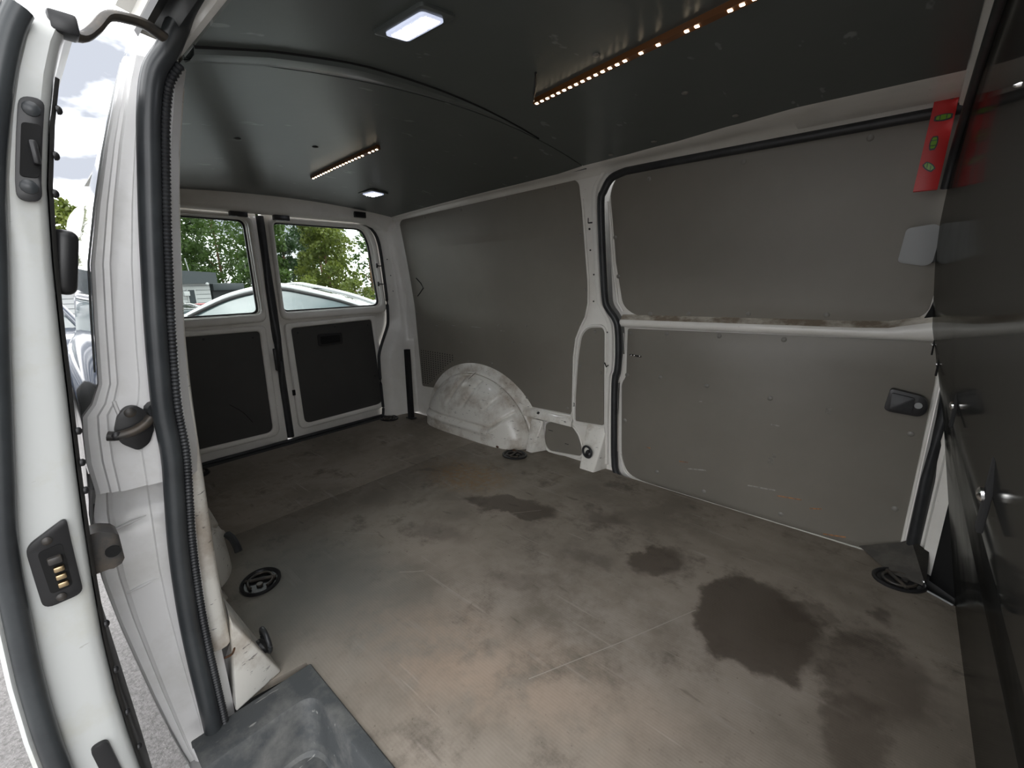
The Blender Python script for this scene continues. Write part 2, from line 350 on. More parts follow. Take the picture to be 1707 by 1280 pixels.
def rivet(parent, c, nrm, r=0.0085, m='rivet_grey', name='rivet', h=0.0035):
    key = (r, m, name)
    if key not in _riv:
        bm = bmesh.new(); disc_bm(bm, (0, 0, 0), (0, 0, 1), r, h, 12, 0.001); o = finish(bm, name, m); _riv[key] = o.data; bpy.data.objects.remove(o)
    o = bpy.data.objects.new(name, _riv[key]); C.objects.link(o); o.parent = parent
    o.location = Vector(c) - world_loc(parent); o.rotation_euler = Vector(nrm).to_track_quat('Z', 'Y').to_euler(); return o

# ------------------------------------------------------------------ van shape functions (metres; x forward, y across, z up, floor at 0)
def Wz(z): return 0.84 - 0.10*max(0.0, (z-0.75)/0.65)**1.3
def Zc(x, y):
    t = max(0.0, (1.73-x)/1.63); return 1.455 - (0.155-0.07*min(1, t))*y*y - 0.055*t*t
def Bz(z): return float(np.interp(z, [-0.1, 0, 0.55, 0.8, 1.05, 1.2, 1.3, 1.45], [3.017, 2.995, 2.885, 2.824, 2.793, 2.793, 2.798, 2.808]))
def far(off=0.0): return lambda u, v, w: (u, Wz(v)+off-w, v)
def near(off=0.0): return lambda u, v, w: (u, -(Wz(v)+off-w), v)
def ceil(u, v, w): return (u, v, Zc(u, v)-w)
def rear(x0): return lambda u, v, w: (x0+w, u, v)
def bulk(u, v, w): return (Bz(v)-w, u, v)
ZC = [0.75+0.05*i for i in range(14)]
def farN(z): return Vector((0, -1, -(Wz(z-0.01)-Wz(z+0.01))/0.02)).normalized()

# ================================================================== THE SETTING
# ------------------------------------------------------------------ ground
def gz(x):
    return -0.57 - 1.5*min(1, max(0, (-x-7)/14))
bm = bmesh.new()
xs = [70, 30, 8, 4, 0, -4, -7, -10, -14, -18, -21, -30, -50, -90, -140]; ys = [-140, -70, -30, -10, -3, 0, 3, 10, 30, 70, 140]
V = [[bm.verts.new((x, y, gz(x))) for y in ys] for x in xs]
for i in range(len(xs)-1):
    for j in range(len(ys)-1): bm.faces.new((V[i][j], V[i][j+1], V[i+1][j+1], V[i+1][j]))
tag(put(bm, 'ground', 'asphalt', None), 'grey speckled asphalt of the car park outside the van', kind='structure')

# ------------------------------------------------------------------ floor
fl = tag(empty('floor'), 'worn grey brown cargo floor with dark stains', kind='structure')
def flatmap(u, v, w): return (u, v, w)
plate('floor_board', [(0.03, -0.80), (0.915, -0.84), (0.915, 0.84), (0.03, 0.80)], flatmap, 0.018, 'floor_mat', fl, w0=-0.018, bev=0.0015)
plate('floor_board', [(0.918, -0.84), (1.70, -0.84), (1.72, -0.70), (3.02, -0.70), (3.02, 0.635), (2.925, 0.70), (2.80, 0.82), (1.80, 0.82), (1.76, 0.84), (0.918, 0.84)], flatmap, 0.018, 'floor_mat', fl, w0=-0.018, bev=0.0015)
tube('floor_edge_strip', [(2.935, 0.68, 0.002), (2.965, 0.663, 0.002), (2.99, 0.648, 0.002)], 0.003, 'grey_plastic', fl, 6)
for (x0_, y0_, x1_, y1_, w_) in ((2.19, -0.36, 2.42, 0.14, 0.002), (1.19, -0.36, 1.34, -0.25, 0.0016), (1.60, -0.33, 1.66, -0.27, 0.002), (1.58, 0.13, 1.72, 0.30, 0.0014)):
    tube('scratch', [(x0_, y0_, 0.0), ((x0_+x1_)/2+0.004, (y0_+y1_)/2, 0.0003), (x1_, y1_, 0.0)], w_*0.6, 'floor_scratch', fl, 4, ry=0.0004)
plate('gap_blocker', [(2.86, 0.55), (3.04, 0.55), (3.04, 0.90), (2.86, 0.90)], flatmap, 0.01, 'black_void', fl, w0=-0.035)  # added black plate that closes off the bright gap at the floor corner
plate('underfloor', [(0.0, -0.86), (3.02, -0.86), (3.02, 0.86), (0.0, 0.86)], flatmap, 0.02, 'black_void', fl, w0=-0.30)

# ------------------------------------------------------------------ ceiling
ce = tag(empty('ceiling'), 'curved grey lined van roof with an arched bow', kind='structure')
ycuts = [-0.6+0.1*i for i in range(13)]
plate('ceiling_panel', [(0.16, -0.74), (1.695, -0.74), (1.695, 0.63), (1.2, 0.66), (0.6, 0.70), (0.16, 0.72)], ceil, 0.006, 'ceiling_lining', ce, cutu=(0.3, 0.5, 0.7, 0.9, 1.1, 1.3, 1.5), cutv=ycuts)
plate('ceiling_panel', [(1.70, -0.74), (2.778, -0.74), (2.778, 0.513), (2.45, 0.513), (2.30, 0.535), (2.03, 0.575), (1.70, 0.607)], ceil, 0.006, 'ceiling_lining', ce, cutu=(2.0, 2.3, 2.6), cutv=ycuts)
def bow(y):
    xf = float(np.interp(y, [-0.75, -0.62, -0.44, -0.12, 0.1, 0.3], [1.757, 1.780, 1.788, 1.750, 1.724, 1.7035]))
    xr = float(np.interp(y, [-0.75, -0.6, -0.4, -0.21, 0.1, 0.3], [1.687, 1.712, 1.720, 1.712, 1.706, 1.701]))
    d = 0.012*min(1, (xf-xr)/0.05)+0.0005; z = Zc(1.73, y)-0.005
    return [(xr, y, z), (xr+(xf-xr)*0.15, y, z-d*0.7), (xr+(xf-xr)*0.55, y, z-d), (xf-0.004, y, z-d*0.9), (xf, y, z)]
by_ = [-0.74+0.04*i for i in range(27)]
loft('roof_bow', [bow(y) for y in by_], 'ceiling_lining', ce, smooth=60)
tube('bow_gap', [(bow(y)[4][0]+0.002, y, bow(y)[4][2]-0.001) for y in by_], 0.0032, 'black_void', ce, 6)
for (px, py) in ((1.055, -0.447), (1.062, -0.192)): rivet(ce, (px, py, Zc(px, py)-0.006), (0, 0, -1), 0.011, 'black_plastic', 'plug')
for (px, py) in ((2.228, 0.265), (2.15, -0.06), (1.51, 0.40), (2.30, 0.47), (2.03, 0.52), (1.85, 0.55)): rivet(ce, (px, py, Zc(px, py)-0.006), (0, 0, -1), 0.009, 'rivet_grey', 'plug')
# outer roof skin
plate('roof_skin', [(-0.02, -0.64), (1.66, -0.755), (2.98, -0.76), (2.98, 0.76), (1.66, 0.755), (-0.02, 0.64)], lambda u, v, w: (u, v, Zc(u, v)+0.05+w), 0.003, 'body_paint', ce, cutu=(0.5, 1.0, 1.5, 2.2), cutv=ycuts)

# ------------------------------------------------------------------ far side wall
wr_ = tag(empty('wall_right'), 'white painted far side of the van with grey lining boards', kind='structure')
seal_out = [(1.80, 1.392), (1.73, 1.375), (1.69, 1.33), (1.672, 1.27), (1.667, 1.04), (1.672, 0.86), (1.690, 0.81), (1.722, 0.77), (1.740, 0.72), (1.749, 0.60), (1.746, 0.52), (1.736, 0.475), (1.740, 0.30), (1.755, 0.03), (1.79, -0.03)]
opening = seal_out + [(2.90, -0.03), (2.90, 1.392)]
plate('body_panel', [(0.13, -0.02), (0.13, 1.35), (0.4, 1.372), (1.2, 1.392), (1.7, 1.405), (2.97, 1.42), (2.97, -0.02)], far(), 0.004, 'white_paint', wr_, holes=[opening], cutv=ZC, cutu=(0.5, 1.0, 1.5), w0=-0.004)
# outer skin far
plate('outer_skin', [(0.0, -0.15), (0.0, 1.40), (2.97, 1.42), (2.97, -0.15)], far(0.11), 0.003, 'body_paint', wr_, cutv=ZC)
# cantrail between roof lining and wall
def cant(xa):
    if xa < 1.7: ye = float(np.interp(xa, [0.16, 0.6, 1.2, 1.7], [0.735, 0.715, 0.675, 0.625]))
    else: ye = float(np.interp(xa, [1.7, 2.03, 2.3, 2.45, 2.78], [0.607, 0.575, 0.535, 0.513, 0.513]))
    zl = float(np.interp(xa, [0.1, 0.24, 1.57, 1.8, 2.8], [1.33, 1.335, 1.383, 1.392, 1.40])); zu = Zc(xa, ye)
    yl = Wz(zl)-0.004
    return [(xa, ye-0.02, zu+0.012), (xa, ye-0.012, zu-0.004), (xa, ye+0.01, zu-0.008), (xa, (ye*0.45+yl*0.55), max(zu, zl)*0.6+min(zu, zl)*0.4+0.004), (xa, yl-0.012, zl+0.006), (xa, yl-0.004, zl-0.003), (xa, yl+0.02, zl-0.006)]
loft('cantrail', [cant(x) for x in [0.10, 0.2, 0.4, 0.7, 1.0, 1.3, 1.55, 1.7, 1.75, 1.9, 2.1, 2.3, 2.45, 2.6, 2.8]], 'white_paint', wr_, smooth=50)
# the tapering front gusset of the cantrail
loft('cantrail_gusset', [[(x, 0.515, Zc(x, .515)-0.006), (x, 0.53+0.03*t, 1.41-0.004*t), (x, 0.60+0.02*t, 1.407-0.008*t), (x, 0.70, 1.402)] for x, t in ((2.42, 0), (2.55, 0.6), (2.66, 1), (2.79, 1))], 'white_paint', wr_, smooth=60)
tube('rail_groove', [(x, Wz(1.40)-0.010, float(np.interp(x, [1.75, 2.8], [1.404, 1.413]))) for x in (1.76, 2.0, 2.4, 2.8)], 0.0022, 'dark_steel', wr_, 6)
# lining boards
A = [(0.200, 1.314), (0.245, 1.335), (1.560, 1.384), (1.583, 1.366), (1.590, 1.212), (1.597, 0.944), (1.592, 0.836), (1.573, 0.765), (1.553, 0.731), (1.522, 0.656), (1.510, 0.562), (1.509, 0.251),
     (1.222, 0.241), (1.155, 0.325), (1.062, 0.385), (0.956, 0.425), (0.818, 0.437), (0.678, 0.408), (0.544, 0.337), (0.440, 0.235), (0.397, 0.217), (0.220, 0.207), (0.207, 0.486), (0.190, 0.80)]
plate('lining_board', rnd(A, [0.03, 0.03, 0.02, 0.02]+[0.05]*7+[0.01, 0.01]+[0.05]*6+[0.0, 0.0, 0.02, 0.3, 0.3], 3), far(), 0.005, 'grey_lining', wr_, cutv=ZC, bev=0.001)
Bp = [(1.598, 0.716), (1.672, 0.721), (1.685, 0.700), (1.701, 0.230), (1.533, 0.219), (1.530, 0.328), (1.543, 0.566), (1.561, 0.675)]
plate('lining_board', rnd(Bp, [0.04, 0.01, 0.01, 0.012, 0.012, 0.1, 0.1, 0.05]), far(), 0.004, 'grey_lining', wr_)
Cp = [(1.338, 0.165), (1.388, 0.184), (1.503, 0.186), (1.542, 0.151), (1.566, 0.099), (1.579, 0.030), (1.360, 0.006), (1.330, 0.051)]
plate('lining_board', rnd(Cp, 0.025), far(), 0.004, 'grey_lining', wr_)
def rim(pts, r=0.006, w=0.004, close=True, name='panel_rim'):
    tube(name, [(x, Wz(z)-w, z) for x, z in pts], r, 'white_paint', wr_, 8, close)
def grow(poly, d):
    cx = sum(p[0] for p in poly)/len(poly); cz = sum(p[1] for p in poly)/len(poly); out = []
    for i in range(len(poly)):
        a, b, c = Vector(poly[i-1]), Vector(poly[i]), Vector(poly[(i+1) % len(poly)])
        n = Vector((-(c-a).y, (c-a).x)).normalized()
        if n.dot(b-Vector((cx, cz))) < 0: n = -n
        out.append(tuple(b+n*d))
    return out
rim(grow(rnd(Bp, [0.04, 0.02, 0.02, 0.012, 0.012, 0.1, 0.1, 0.05]), 0.010)); rim(grow(rnd(Cp, 0.03), 0.010))
rim([(1.597, 1.30), (1.603, 0.944), (1.598, 0.836), (1.580, 0.765), (1.553, 0.715), (1.528, 0.656), (1.516, 0.562), (1.515, 0.27), (1.505, 0.243), (1.40, 0.238), (1.235, 0.230)], close=False)
# ledge shelf below the big board
loft('ledge', [[(x, 0.838, 0.238), (x, 0.822, 0.232), (x, 0.806, 0.205), (x, 0.805, 0.192), (x, 0.836, 0.186)] for x in (1.19, 1.30, 1.40, 1.50, 1.525)], 'worn_white_paint', wr_, smooth=40)
tube('hole_plug', [(1.30, 0.818, 0.225), (1.30, 0.809, 0.219)], 0.007, 'black_plastic', wr_, 10)
# pillar edge return next to the sliding door
loft('pillar_return', [[(x-0.012, Wz(z)-0.012, z), (x-0.002, Wz(z)-0.013, z), (x, Wz(z)-0.006, z), (x+0.002, Wz(z)+0.06, z)] for x, z in catmull([(a, b, 0) for a, b in [(1.712, 0.03), (1.700, 0.30), (1.700, 0.475), (1.712, 0.52), (1.714, 0.60), (1.706, 0.72), (1.692, 0.765), (1.660, 0.815), (1.648, 0.86), (1.645, 1.04), (1.650, 1.27), (1.662, 1.34), (1.70, 1.385)]], 5) for x, z in [(x, z)]] if False else
     [[(p.x-0.012, Wz(p.y)-0.003, p.y), (p.x-0.004, Wz(p.y)-0.012, p.y), (p.x+0.012, Wz(p.y)-0.012, p.y), (p.x+0.016, Wz(p.y)-0.004, p.y), (p.x+0.018, Wz(p.y)+0.06, p.y)] for p in catmull([(a, b, 0) for a, b in [(1.722, 0.03), (1.712, 0.30), (1.712, 0.475), (1.722, 0.52), (1.724, 0.60), (1.716, 0.72), (1.700, 0.765), (1.670, 0.815), (1.655, 0.86), (1.650, 1.04), (1.655, 1.27), (1.668, 1.34), (1.71, 1.388)]], 5)], 'white_paint', wr_, smooth=50)
# rubber seal round the far door opening
sp = catmull([(a+0.017, b-0.012 if b > 1.3 else b, 0) for a, b in seal_out], 4)
sp3 = [(p.x, Wz(p.y)-0.004, p.y) for p in sp]
toprow = [(x, Wz(1.383)-0.002, 1.383+0.004*(x-1.8)) for x in (2.9, 2.6, 2.3, 2.0)]
tube('door_seal', toprow+sp3, 0.016, 'black_rubber', wr_, 10, ref=(0, 1, 0))
tube('door_seal', [(2.892, Wz(z)+0.004, z) for z in (0.05, 0.3, 0.6, 0.9, 1.2, 1.36)], 0.018, 'black_rubber', wr_, 10)
# B pillar white strip and black filler sheet across the gap by the bulkhead
loft('front_pillar', [[(2.915, Wz(z)-0.002, z), (2.918, Wz(z)-0.03, z), (2.945, Wz(z)-0.055, z), (2.95, Wz(z)+0.02, z)] for z in (0.0, 0.2, 0.4, 0.6, 0.75)], 'white_paint', wr_)
loft('gap_filler', [[(2.944, Wz(z)-0.05, z), (2.955, Wz(z)-0.062, z), (Bz(z)+0.03, 0.70+0.1*z, z), (Bz(z)+0.05, 0.60, z)] for z in (-0.02, 0.2, 0.4, 0.6, 0.8)], 'black_void', wr_)

# wheel arches --------------------------------------------------------
def wheel_arch(parent, sgn):
    root = None; cx, a, h, D = 0.795, 0.455, 0.385, 0.150
    nr, nth = 30, 150
    def pos(r, th):
        ex = 2.0
        x = cx + a*r*math.cos(th)*1.0; z = h*r*max(0, math.sin(th))
        d = D*max(0.0, 1-r**5.0)**0.55
        y = 0.838 - d - 0.012*(1-z/h)*(1 if r < 0.97 else 0)
        # pressed grooves: low band, its upturn at the front, two ribs on the dome
        g = 0.0
        lean = max(0.0, z-0.115)*0.16*(1 if r < 0.93 else max(0, (1-r)/0.07))
        y += lean
        zb = 0.100 + max(0, (x-1.02))*0.75
        g += 0.017*math.exp(-((z-zb)/0.011)**2)*(1 if r < 0.95 else 0)
        g -= 0.009*math.exp(-((z-zb+0.03)/0.014)**2)*(1 if r < 0.95 else 0)
        if z > 0.17:
            for (x0, z0, sl) in ((0.66, 0.20, 0.45), (0.80, 0.20, 0.5), (0.96, 0.18, 0.85)):
                g += 0.013*math.exp(-((x-(x0+sl*(z-z0)))/0.014)**2)*min(1, (z-0.17)/0.05)*(1 if r < 0.93 else 0)
        return (x, sgn*(y+g), z)
    rs = [0.0001] + list(np.linspace(0.02, 0.90, 56)) + list(np.linspace(0.915, 1.0, 11))
    rows = [[pos(r, math.pi*j/nth) for j in range(nth+1)] for r in rs]
    o = loft('wheel_arch', rows, 'worn_white_paint', parent, smooth=60)
    fl_rows = []
    for k in (0.985, 1.0, 1.035, 1.13, 1.145, 1.145):
        wv = {0.985: 0.030, 1.0: 0.022, 1.035: 0.018, 1.13: 0.010, 1.145: 0.006}[k]
        fl_rows.append([(cx+0.01+(a)*k*math.cos(math.pi*j/60), sgn*(0.84-(wv if len(fl_rows) < 5 else -0.004)), 0.385*k*math.sin(math.pi*j/60)+0.0) for j in range(4, 57)])
    fo = loft('arch_flange', fl_rows, 'worn_white_paint', o, smooth=50)
    tube('flange_seam', [(cx+0.008+a*0.985*math.cos(math.pi*j/60), sgn*(0.84-0.0325), 0.385*0.985*math.sin(math.pi*j/60)) for j in range(5, 56)], 0.0016, 'dirty_ledge_paint', fo, 6)
    # seam line between front and rear halves, bottom lip, rust spots
    tube('seam', [(0.80, sgn*(0.84-0.020), 0.387), (0.80, sgn*0.790, 0.372), (0.80, sgn*0.755, 0.355)], 0.0014, 'grey_cover', o, 6)
    if sgn > 0:
        for (x, y, r) in ((1.215, 0.705, 0.012), (1.10, 0.685, 0.008)):
            bm = bmesh.new(); bmesh.ops.create_icosphere(bm, subdivisions=2, radius=r)
            bmesh.ops.scale(bm, vec=(1.5, 0.5, 0.8), verts=bm.verts); bmesh.ops.translate(bm, vec=(x, y*sgn, 0.008), verts=bm.verts); put(bm, 'rust_patch', 'rust', o)
    return o
wheel_arch(wr_, 1)
# gusset in front of the arch and the pillar foot
def prism(name, pts, m, parent, bev=0.006):
    """pts: 6 corners  base a b c d (ccw), top e f"""
    bm = bmesh.new(); v = [bm.verts.new(p) for p in pts]
    a, b, c, d, e, f = v
    for q in ((a, b, c, d), (a, b, f, e), (c, d, e, f), (b, c, f), (a, e, d)): bm.faces.new(q)
    bmesh.ops.recalc_face_normals(bm, faces=bm.faces)
    bmesh.ops.bevel(bm, geom=[x for x in bm.edges], offset=bev, segments=2, affect='EDGES', profile=0.5, clamp_overlap=True)
    return put(bm, name, m, parent, 50)
def foot(parent, sgn, name='pillar_foot'):
    P = [(1.615, sgn*0.752, 0.0), (1.700, sgn*0.752, 0.0), (1.735, sgn*0.868, 0.0), (1.600, sgn*0.85, 0.0), (1.612, sgn*0.826, 0.225), (1.722, sgn*0.84, 0.225)]
    return prism(name, [P[0], P[1], P[2], P[3], P[4], P[5]], 'worn_white_paint', parent)
prism('arch_gusset', [(1.255, 0.752, 0.0), (1.300, 0.752, 0.0), (1.345, 0.838, 0.0), (1.250, 0.838, 0.0), (1.256, 0.806, 0.185), (1.335, 0.815, 0.185)], 'worn_white_paint', wr_)
foot(wr_, 1)
# rivets on the far quarter lining
for (x, z) in ((0.255, 1.30), (0.47, 1.325), (0.80, 1.335), (1.15, 1.352), (1.45, 1.362), (1.575, 1.15), (1.585, 0.90), (1.535, 0.735), (0.215, 1.02), (0.205, 0.72), (0.225, 0.36), (0.50, 0.70), (0.66, 0.695), (0.99, 0.69), (1.20, 0.70), (0.72, 0.448), (0.93, 0.455), (1.20, 0.29), (1.48, 0.28), (1.50, 0.52), (0.66, 0.56), (1.10, 0.60),
               (1.635, 0.70), (1.555, 0.52), (1.675, 0.50), (1.55, 0.24), (1.68, 0.26), (1.42, 0.022), (1.30, 0.47)):
    rivet(wr_, (x, Wz(z)-0.0045, z), farN(z), 0.0075)
# perforated speaker grille in the lining (too small to pick apart)
bm = bmesh.new()
for i in range(16):
    for j in range(14):
        x, z = 0.235+0.0255*j, 0.468-0.0155*i
        if j > 13-max(0, i-2)*0.78 and i > 2: continue
        if z < 0.235: continue
        disc_bm(bm, (x, Wz(z)-0.0049, z), (0, -1, 0), 0.0045, 0.0004, 8)
tag(put(bm, 'vent_perforation', 'black_void', wr_, 0), 'grid of small round holes punched in the lining board', kind='stuff')
# tear and scuffs in the lining
tube('tear', [(0.262, Wz(0.965)-0.0052, 0.965), (0.305, Wz(0.93)-0.0055, 0.93), (0.322, Wz(0.90)-0.006, 0.90), (0.268, Wz(0.86)-0.005, 0.86), (0.245, Wz(0.845)-0.005, 0.845)], 0.0035, 'black_void', wr_, 6)
for (x, z, l) in ((0.60, 0.665, 0.05), (0.80, 0.668, 0.08), (1.02, 0.66, 0.03), (0.42, 0.655, 0.02)): box('scuff', (x, Wz(z)-0.0052, z), (l, 0.0006, 0.004), 'pale_scuff', wr_, None, 0)
for (x, z, l) in ((1.37, 0.128, 0.03), (1.48, 0.075, 0.025)): box('scuff', (x, Wz(z)-0.0042, z), (l, 0.0006, 0.003), 'black_void', wr_, None, 0)
# marks on the C pillar
box('ink_mark', (1.635, Wz(1.198)-0.0010, 1.198), (0.036, 0.0008, 0.006), 'black_plastic', wr_, None, 0)
box('ink_mark', (1.618, Wz(1.212)-0.0010, 1.212), (0.004, 0.0008, 0.03), 'black_plastic', wr_, None, 0)
rivet(wr_, (1.622, Wz(1.172)-0.001, 1.172), farN(1.17), 0.005, 'black_plastic', 'plug')
for (x, z) in ((1.62, 1.08), (1.632, 0.97), (1.625, 0.845), (1.70, 0.70), (1.695, 0.62)): rivet(wr_, (x, Wz(z)-0.001, z), farN(z), 0.004, 'dark_steel', 'screw')
tube('paint_crack', [(1.700, 0.824, 0.555), (1.712, 0.822, 0.535), (1.722, 0.821, 0.545)], 0.003, 'black_void', wr_, 6)

# ------------------------------------------------------------------ far sliding door (closed)
d3 = tag(empty('door_3', (0, 0, 0)), 'closed far sliding door lined with grey boards', kind='structure')
DO = 0.030
plate('door_shell', rnd([(1.775, -0.03), (1.762, 0.30), (1.762, 0.47), (1.778, 0.52), (1.776, 0.72), (1.755, 0.785), (1.712, 0.83), (1.705, 1.04), (1.71, 1.30), (1.76, 1.37), (2.872, 1.382), (2.872, -0.03)], [0.06, 0, 0.03, 0.03, 0.05, 0.05, 0.05, 0, 0.05, 0.05, 0.02, 0.02]), far(DO), 0.03, 'white_paint', d3, cutv=ZC, w0=-0.03, bev=0.004)
plate('lining_board', rnd([(1.720, 1.32), (1.760, 1.378), (2.85, 1.390), (2.81, 0.84), (2.77, 0.806), (1.83, 0.783), (1.765, 0.825), (1.735, 1.02)], [0.05, 0.04, 0.0, 0.02, 0.03, 0.06, 0.06, 0]), far(DO), 0.004, 'grey_lining', d3, cutv=ZC, bev=0.001)
Lw = [(1.792, 0.722), (2.853, 0.750), (2.860, 0.613), (2.863, 0.02), (2.79, -0.020), (1.93, -0.024), (1.83, -0.006), (1.792, 0.075), (1.774, 0.456), (1.796, 0.492)]
plate('lining_board', rnd(Lw, [0.012, 0.01, 0, 0.01, 0, 0.1, 0.06, 0.05, 0.03, 0.03]), far(DO), 0.004, 'grey_lining', d3, bev=0.001)
bot = catmull([(x, z, 0) for x, z in ((1.785, 0.09), (1.80, 0.035), (1.83, -0.010), (1.93, -0.026), (2.3, -0.027), (2.80, -0.024))], 5)
tube('edge_trim', [(p.x, Wz(p.y)+DO-0.004, p.y) for p in bot], 0.006, 'white_paint', d3, 8)
tube('edge_trim', [(2.868, Wz(z)+DO-0.004, z) for z in (0.0, 0.2, 0.4, 0.6, 0.72)], 0.006, 'white_paint', d3, 8)
tube('edge_trim', [(x, Wz(z)+DO-0.004, z) for x, z in ((1.768, 0.10), (1.757, 0.30), (1.756, 0.455), (1.772, 0.50), (1.778, 0.60), (1.775, 0.70))], 0.005, 'white_paint', d3, 8)
tube('edge_trim', [(x, Wz(z)+DO-0.002, z) for x, z in ((1.712, 1.28), (1.716, 1.02), (1.738, 0.84), (1.765, 0.80))], 0.007, 'white_paint', d3, 8)
# belt rail: dirty shelf above, clean round bead below
def belt(x):
    k = (x-1.78)/1.05; e = min(1, max(0.0, (2.85-x)/0.14))
    zb, zt_ = 0.733+0.022*k, 0.783+0.022*k + 0.03*(1-e)
    return [(x, Wz(zt_)+DO-0.003, zt_+0.004), (x, 0.852, zt_-0.006), (x, 0.840, zt_-0.018), (x, 0.833, zt_-0.026), (x, 0.834, zb+0.012), (x, 0.842, zb), (x, 0.866, zb-0.004)]
bx_ = [1.765, 1.80, 1.9, 2.1, 2.3, 2.5, 2.65, 2.72, 2.78, 2.83, 2.855]
rows = [belt(x) for x in bx_]
loft('belt_rail', [r[2:] for r in rows], 'white_paint', d3, smooth=50)
loft('belt_shelf', [r[:3] for r in rows], 'dirty_ledge_paint', d3, smooth=50)
for (x, z) in ((1.90, 0.795), (2.07, 0.803), (2.30, 0.812), (2.55, 0.820), (1.735, 1.13), (1.745, 0.96), (1.90, 1.342), (2.25, 1.349), (2.60, 1.357),
               (1.805, 0.702), (1.98, 0.712), (2.20, 0.718), (2.43, 0.722), (1.965, 0.512), (2.17, 0.503), (2.41, 0.490), (2.83, 0.44), (2.83, 0.165), (1.80, 0.27), (1.80, 0.50), (1.98, 0.05), (2.20, 0.02), (2.5, 0.02)):
    rivet(d3, (x, Wz(z)+DO-0.004, z), farN(z), 0.0095)
# chrome latch plate, interior handle, pull grip
lp = tube('latch_plate', [(1.812, 0.865, 0.600), (1.868, 0.865, 0.596)], 0.0085, 'dark_steel', d3, 10, ry=0.004)
for x in (1.82, 1.835, 1.862): rivet(lp, (x, 0.860, 0.599), (0, -1, 0), 0.005, 'chrome', 'screw')
hd = plate('handle_housing', rnd([(2.757, 0.590), (2.845, 0.575), (2.858, 0.540), (2.845, 0.508), (2.762, 0.512), (2.750, 0.52)], [0.012, 0.03, 0.03, 0.03, 0.01, 0.01]), far(DO), 0.028, 'black_plastic', d3, w0=0.004, bev=0.007)
plate('handle_lever', rnd([(2.762, 0.578), (2.82, 0.569), (2.82, 0.520), (2.764, 0.523)], 0.006), far(DO), 0.010, 'black_rubber', hd, w0=0.032, bev=0.004)
tube('pull_hole', [(2.832, 0.842, 0.545), (2.832, 0.836, 0.545)], 0.010, 'grey_plastic', hd, 12)
gr = plate('pull_grip', rnd([(2.722, 1.090), (2.785, 1.098), (2.800, 1.085), (2.795, 0.990), (2.780, 0.980), (2.715, 0.992)], [0.012, 0.02, 0.02, 0.02, 0.02, 0.012]), far(DO), 0.040, 'grey_plastic', d3, w0=0.004, bev=0.010)  # lit face painted into the grey; same plastic as the near door's black grip
plate('grip_back', rnd([(2.79, 1.085), (2.81, 1.08), (2.815, 1.0), (2.79, 0.985)], 0.008), far(DO), 0.030, 'black_plastic', gr, w0=0.004, bev=0.004)
plate('gap_shadow', [(2.800, 0.812), (2.836, 0.812), (2.830, 0.835), (2.818, 0.885), (2.812, 0.85)], far(DO), 0.004, 'black_void', d3, w0=0.005)
# wear marks on the boards
for (x, z, l, a, m_) in ((2.52, 0.100, 0.085, -0.12, 'orange_scuff'), (2.61, 0.085, 0.04, -0.3, 'orange_scuff'), (2.10, 0.135, 0.04, -0.15, 'orange_scuff'), (1.93, 0.16, 0.02, 0, 'orange_scuff'), (2.42, 0.11, 0.10, -0.10, 'pale_scuff'),
                         (2.15, 0.43, 0.012, -0.2, 'pale_scuff'), (2.44, 0.385, 0.03, 0, 'pale_scuff'), (2.16, 0.115, 0.08, -0.18, 'pale_scuff'), (2.68, -0.002, 0.07, -0.2, 'orange_scuff')):
    box('scuff', (x, Wz(z)+DO-0.0044, z), (l, 0.0008, 0.005), m_, d3, Matrix.Rotation(a, 3, 'Y'), 0)
for (x, z, s) in ((2.60, 0.475, 0.018), (2.44, 0.235, 0.02), (2.45, 0.26, 0.014)): box('smudge', (x, Wz(z)+DO-0.0043, z), (s, 0.0006, s*1.3), 'smudge', d3, None, 0)

# ------------------------------------------------------------------ bulkhead
wf = tag(empty('wall_front'), 'glossy dark bulkhead behind the cab', kind='structure')
bo = [(0.655, -0.02), (0.70, 0.25), (0.755, 0.6), (0.80, 0.78), (0.805, 0.95), (0.775, 1.15), (0.72, 1.27), (0.60, 1.345), (0.35, 1.40), (0, 1.415)]
bo = bo + [(-y, z) for y, z in bo[-2::-1]]
plate('bulkhead_panel', bo, bulk, 0.003, 'bulkhead_gloss', wf, cutv=[0.1*i for i in range(1, 14)]+[0.55], w0=-0.003, smooth=60)
tube('bulkhead_seal', catmull([(Bz(z)-0.004, y, z) for y, z in [(0.76, 1.19), (0.72, 1.27), (0.60, 1.345), (0.35, 1.40), (0, 1.415), (-0.35, 1.40), (-0.60, 1.345)]], 6), 0.0115, 'black_rubber', wf, 10)
loft('cross_rail', [[(2.779, y, Zc(2.78, y)-0.002), (2.781, y, Zc(2.78, y)-0.012), (2.79, y, Zc(2.78, y)-0.016), (2.802, y, Zc(2.78, y)-0.030), (2.815, y, Zc(2.78, y)+0.004)] for y in [-0.72+0.06*i for i in range(24)]], 'white_paint', wf, smooth=60)
plate('cab_closure', [(-0.88, -0.05), (0.88, -0.05), (0.86, 1.43), (-0.86, 1.43)], lambda u, v, w: (3.03+w, u, v), 0.01, 'black_void', wf)
for (y, z) in ((0.50, 0.735), (-0.196, 0.785), (-0.568, 0.800), (0.76, 0.752)):
    s_ = box('slot', (Bz(z)-0.002, y, z), (0.004, 0.012, 0.06), 'black_void', wf, None, 0.001)
    rivet(s_, (Bz(z)-0.004, y, z), (-1, 0, -0.2), 0.006, 'chrome', 'screw')
rivet(wf, (Bz(1.098)-0.0005, -0.526, 1.098), (-1, 0, 0), 0.0022, 'chrome', 'screw')

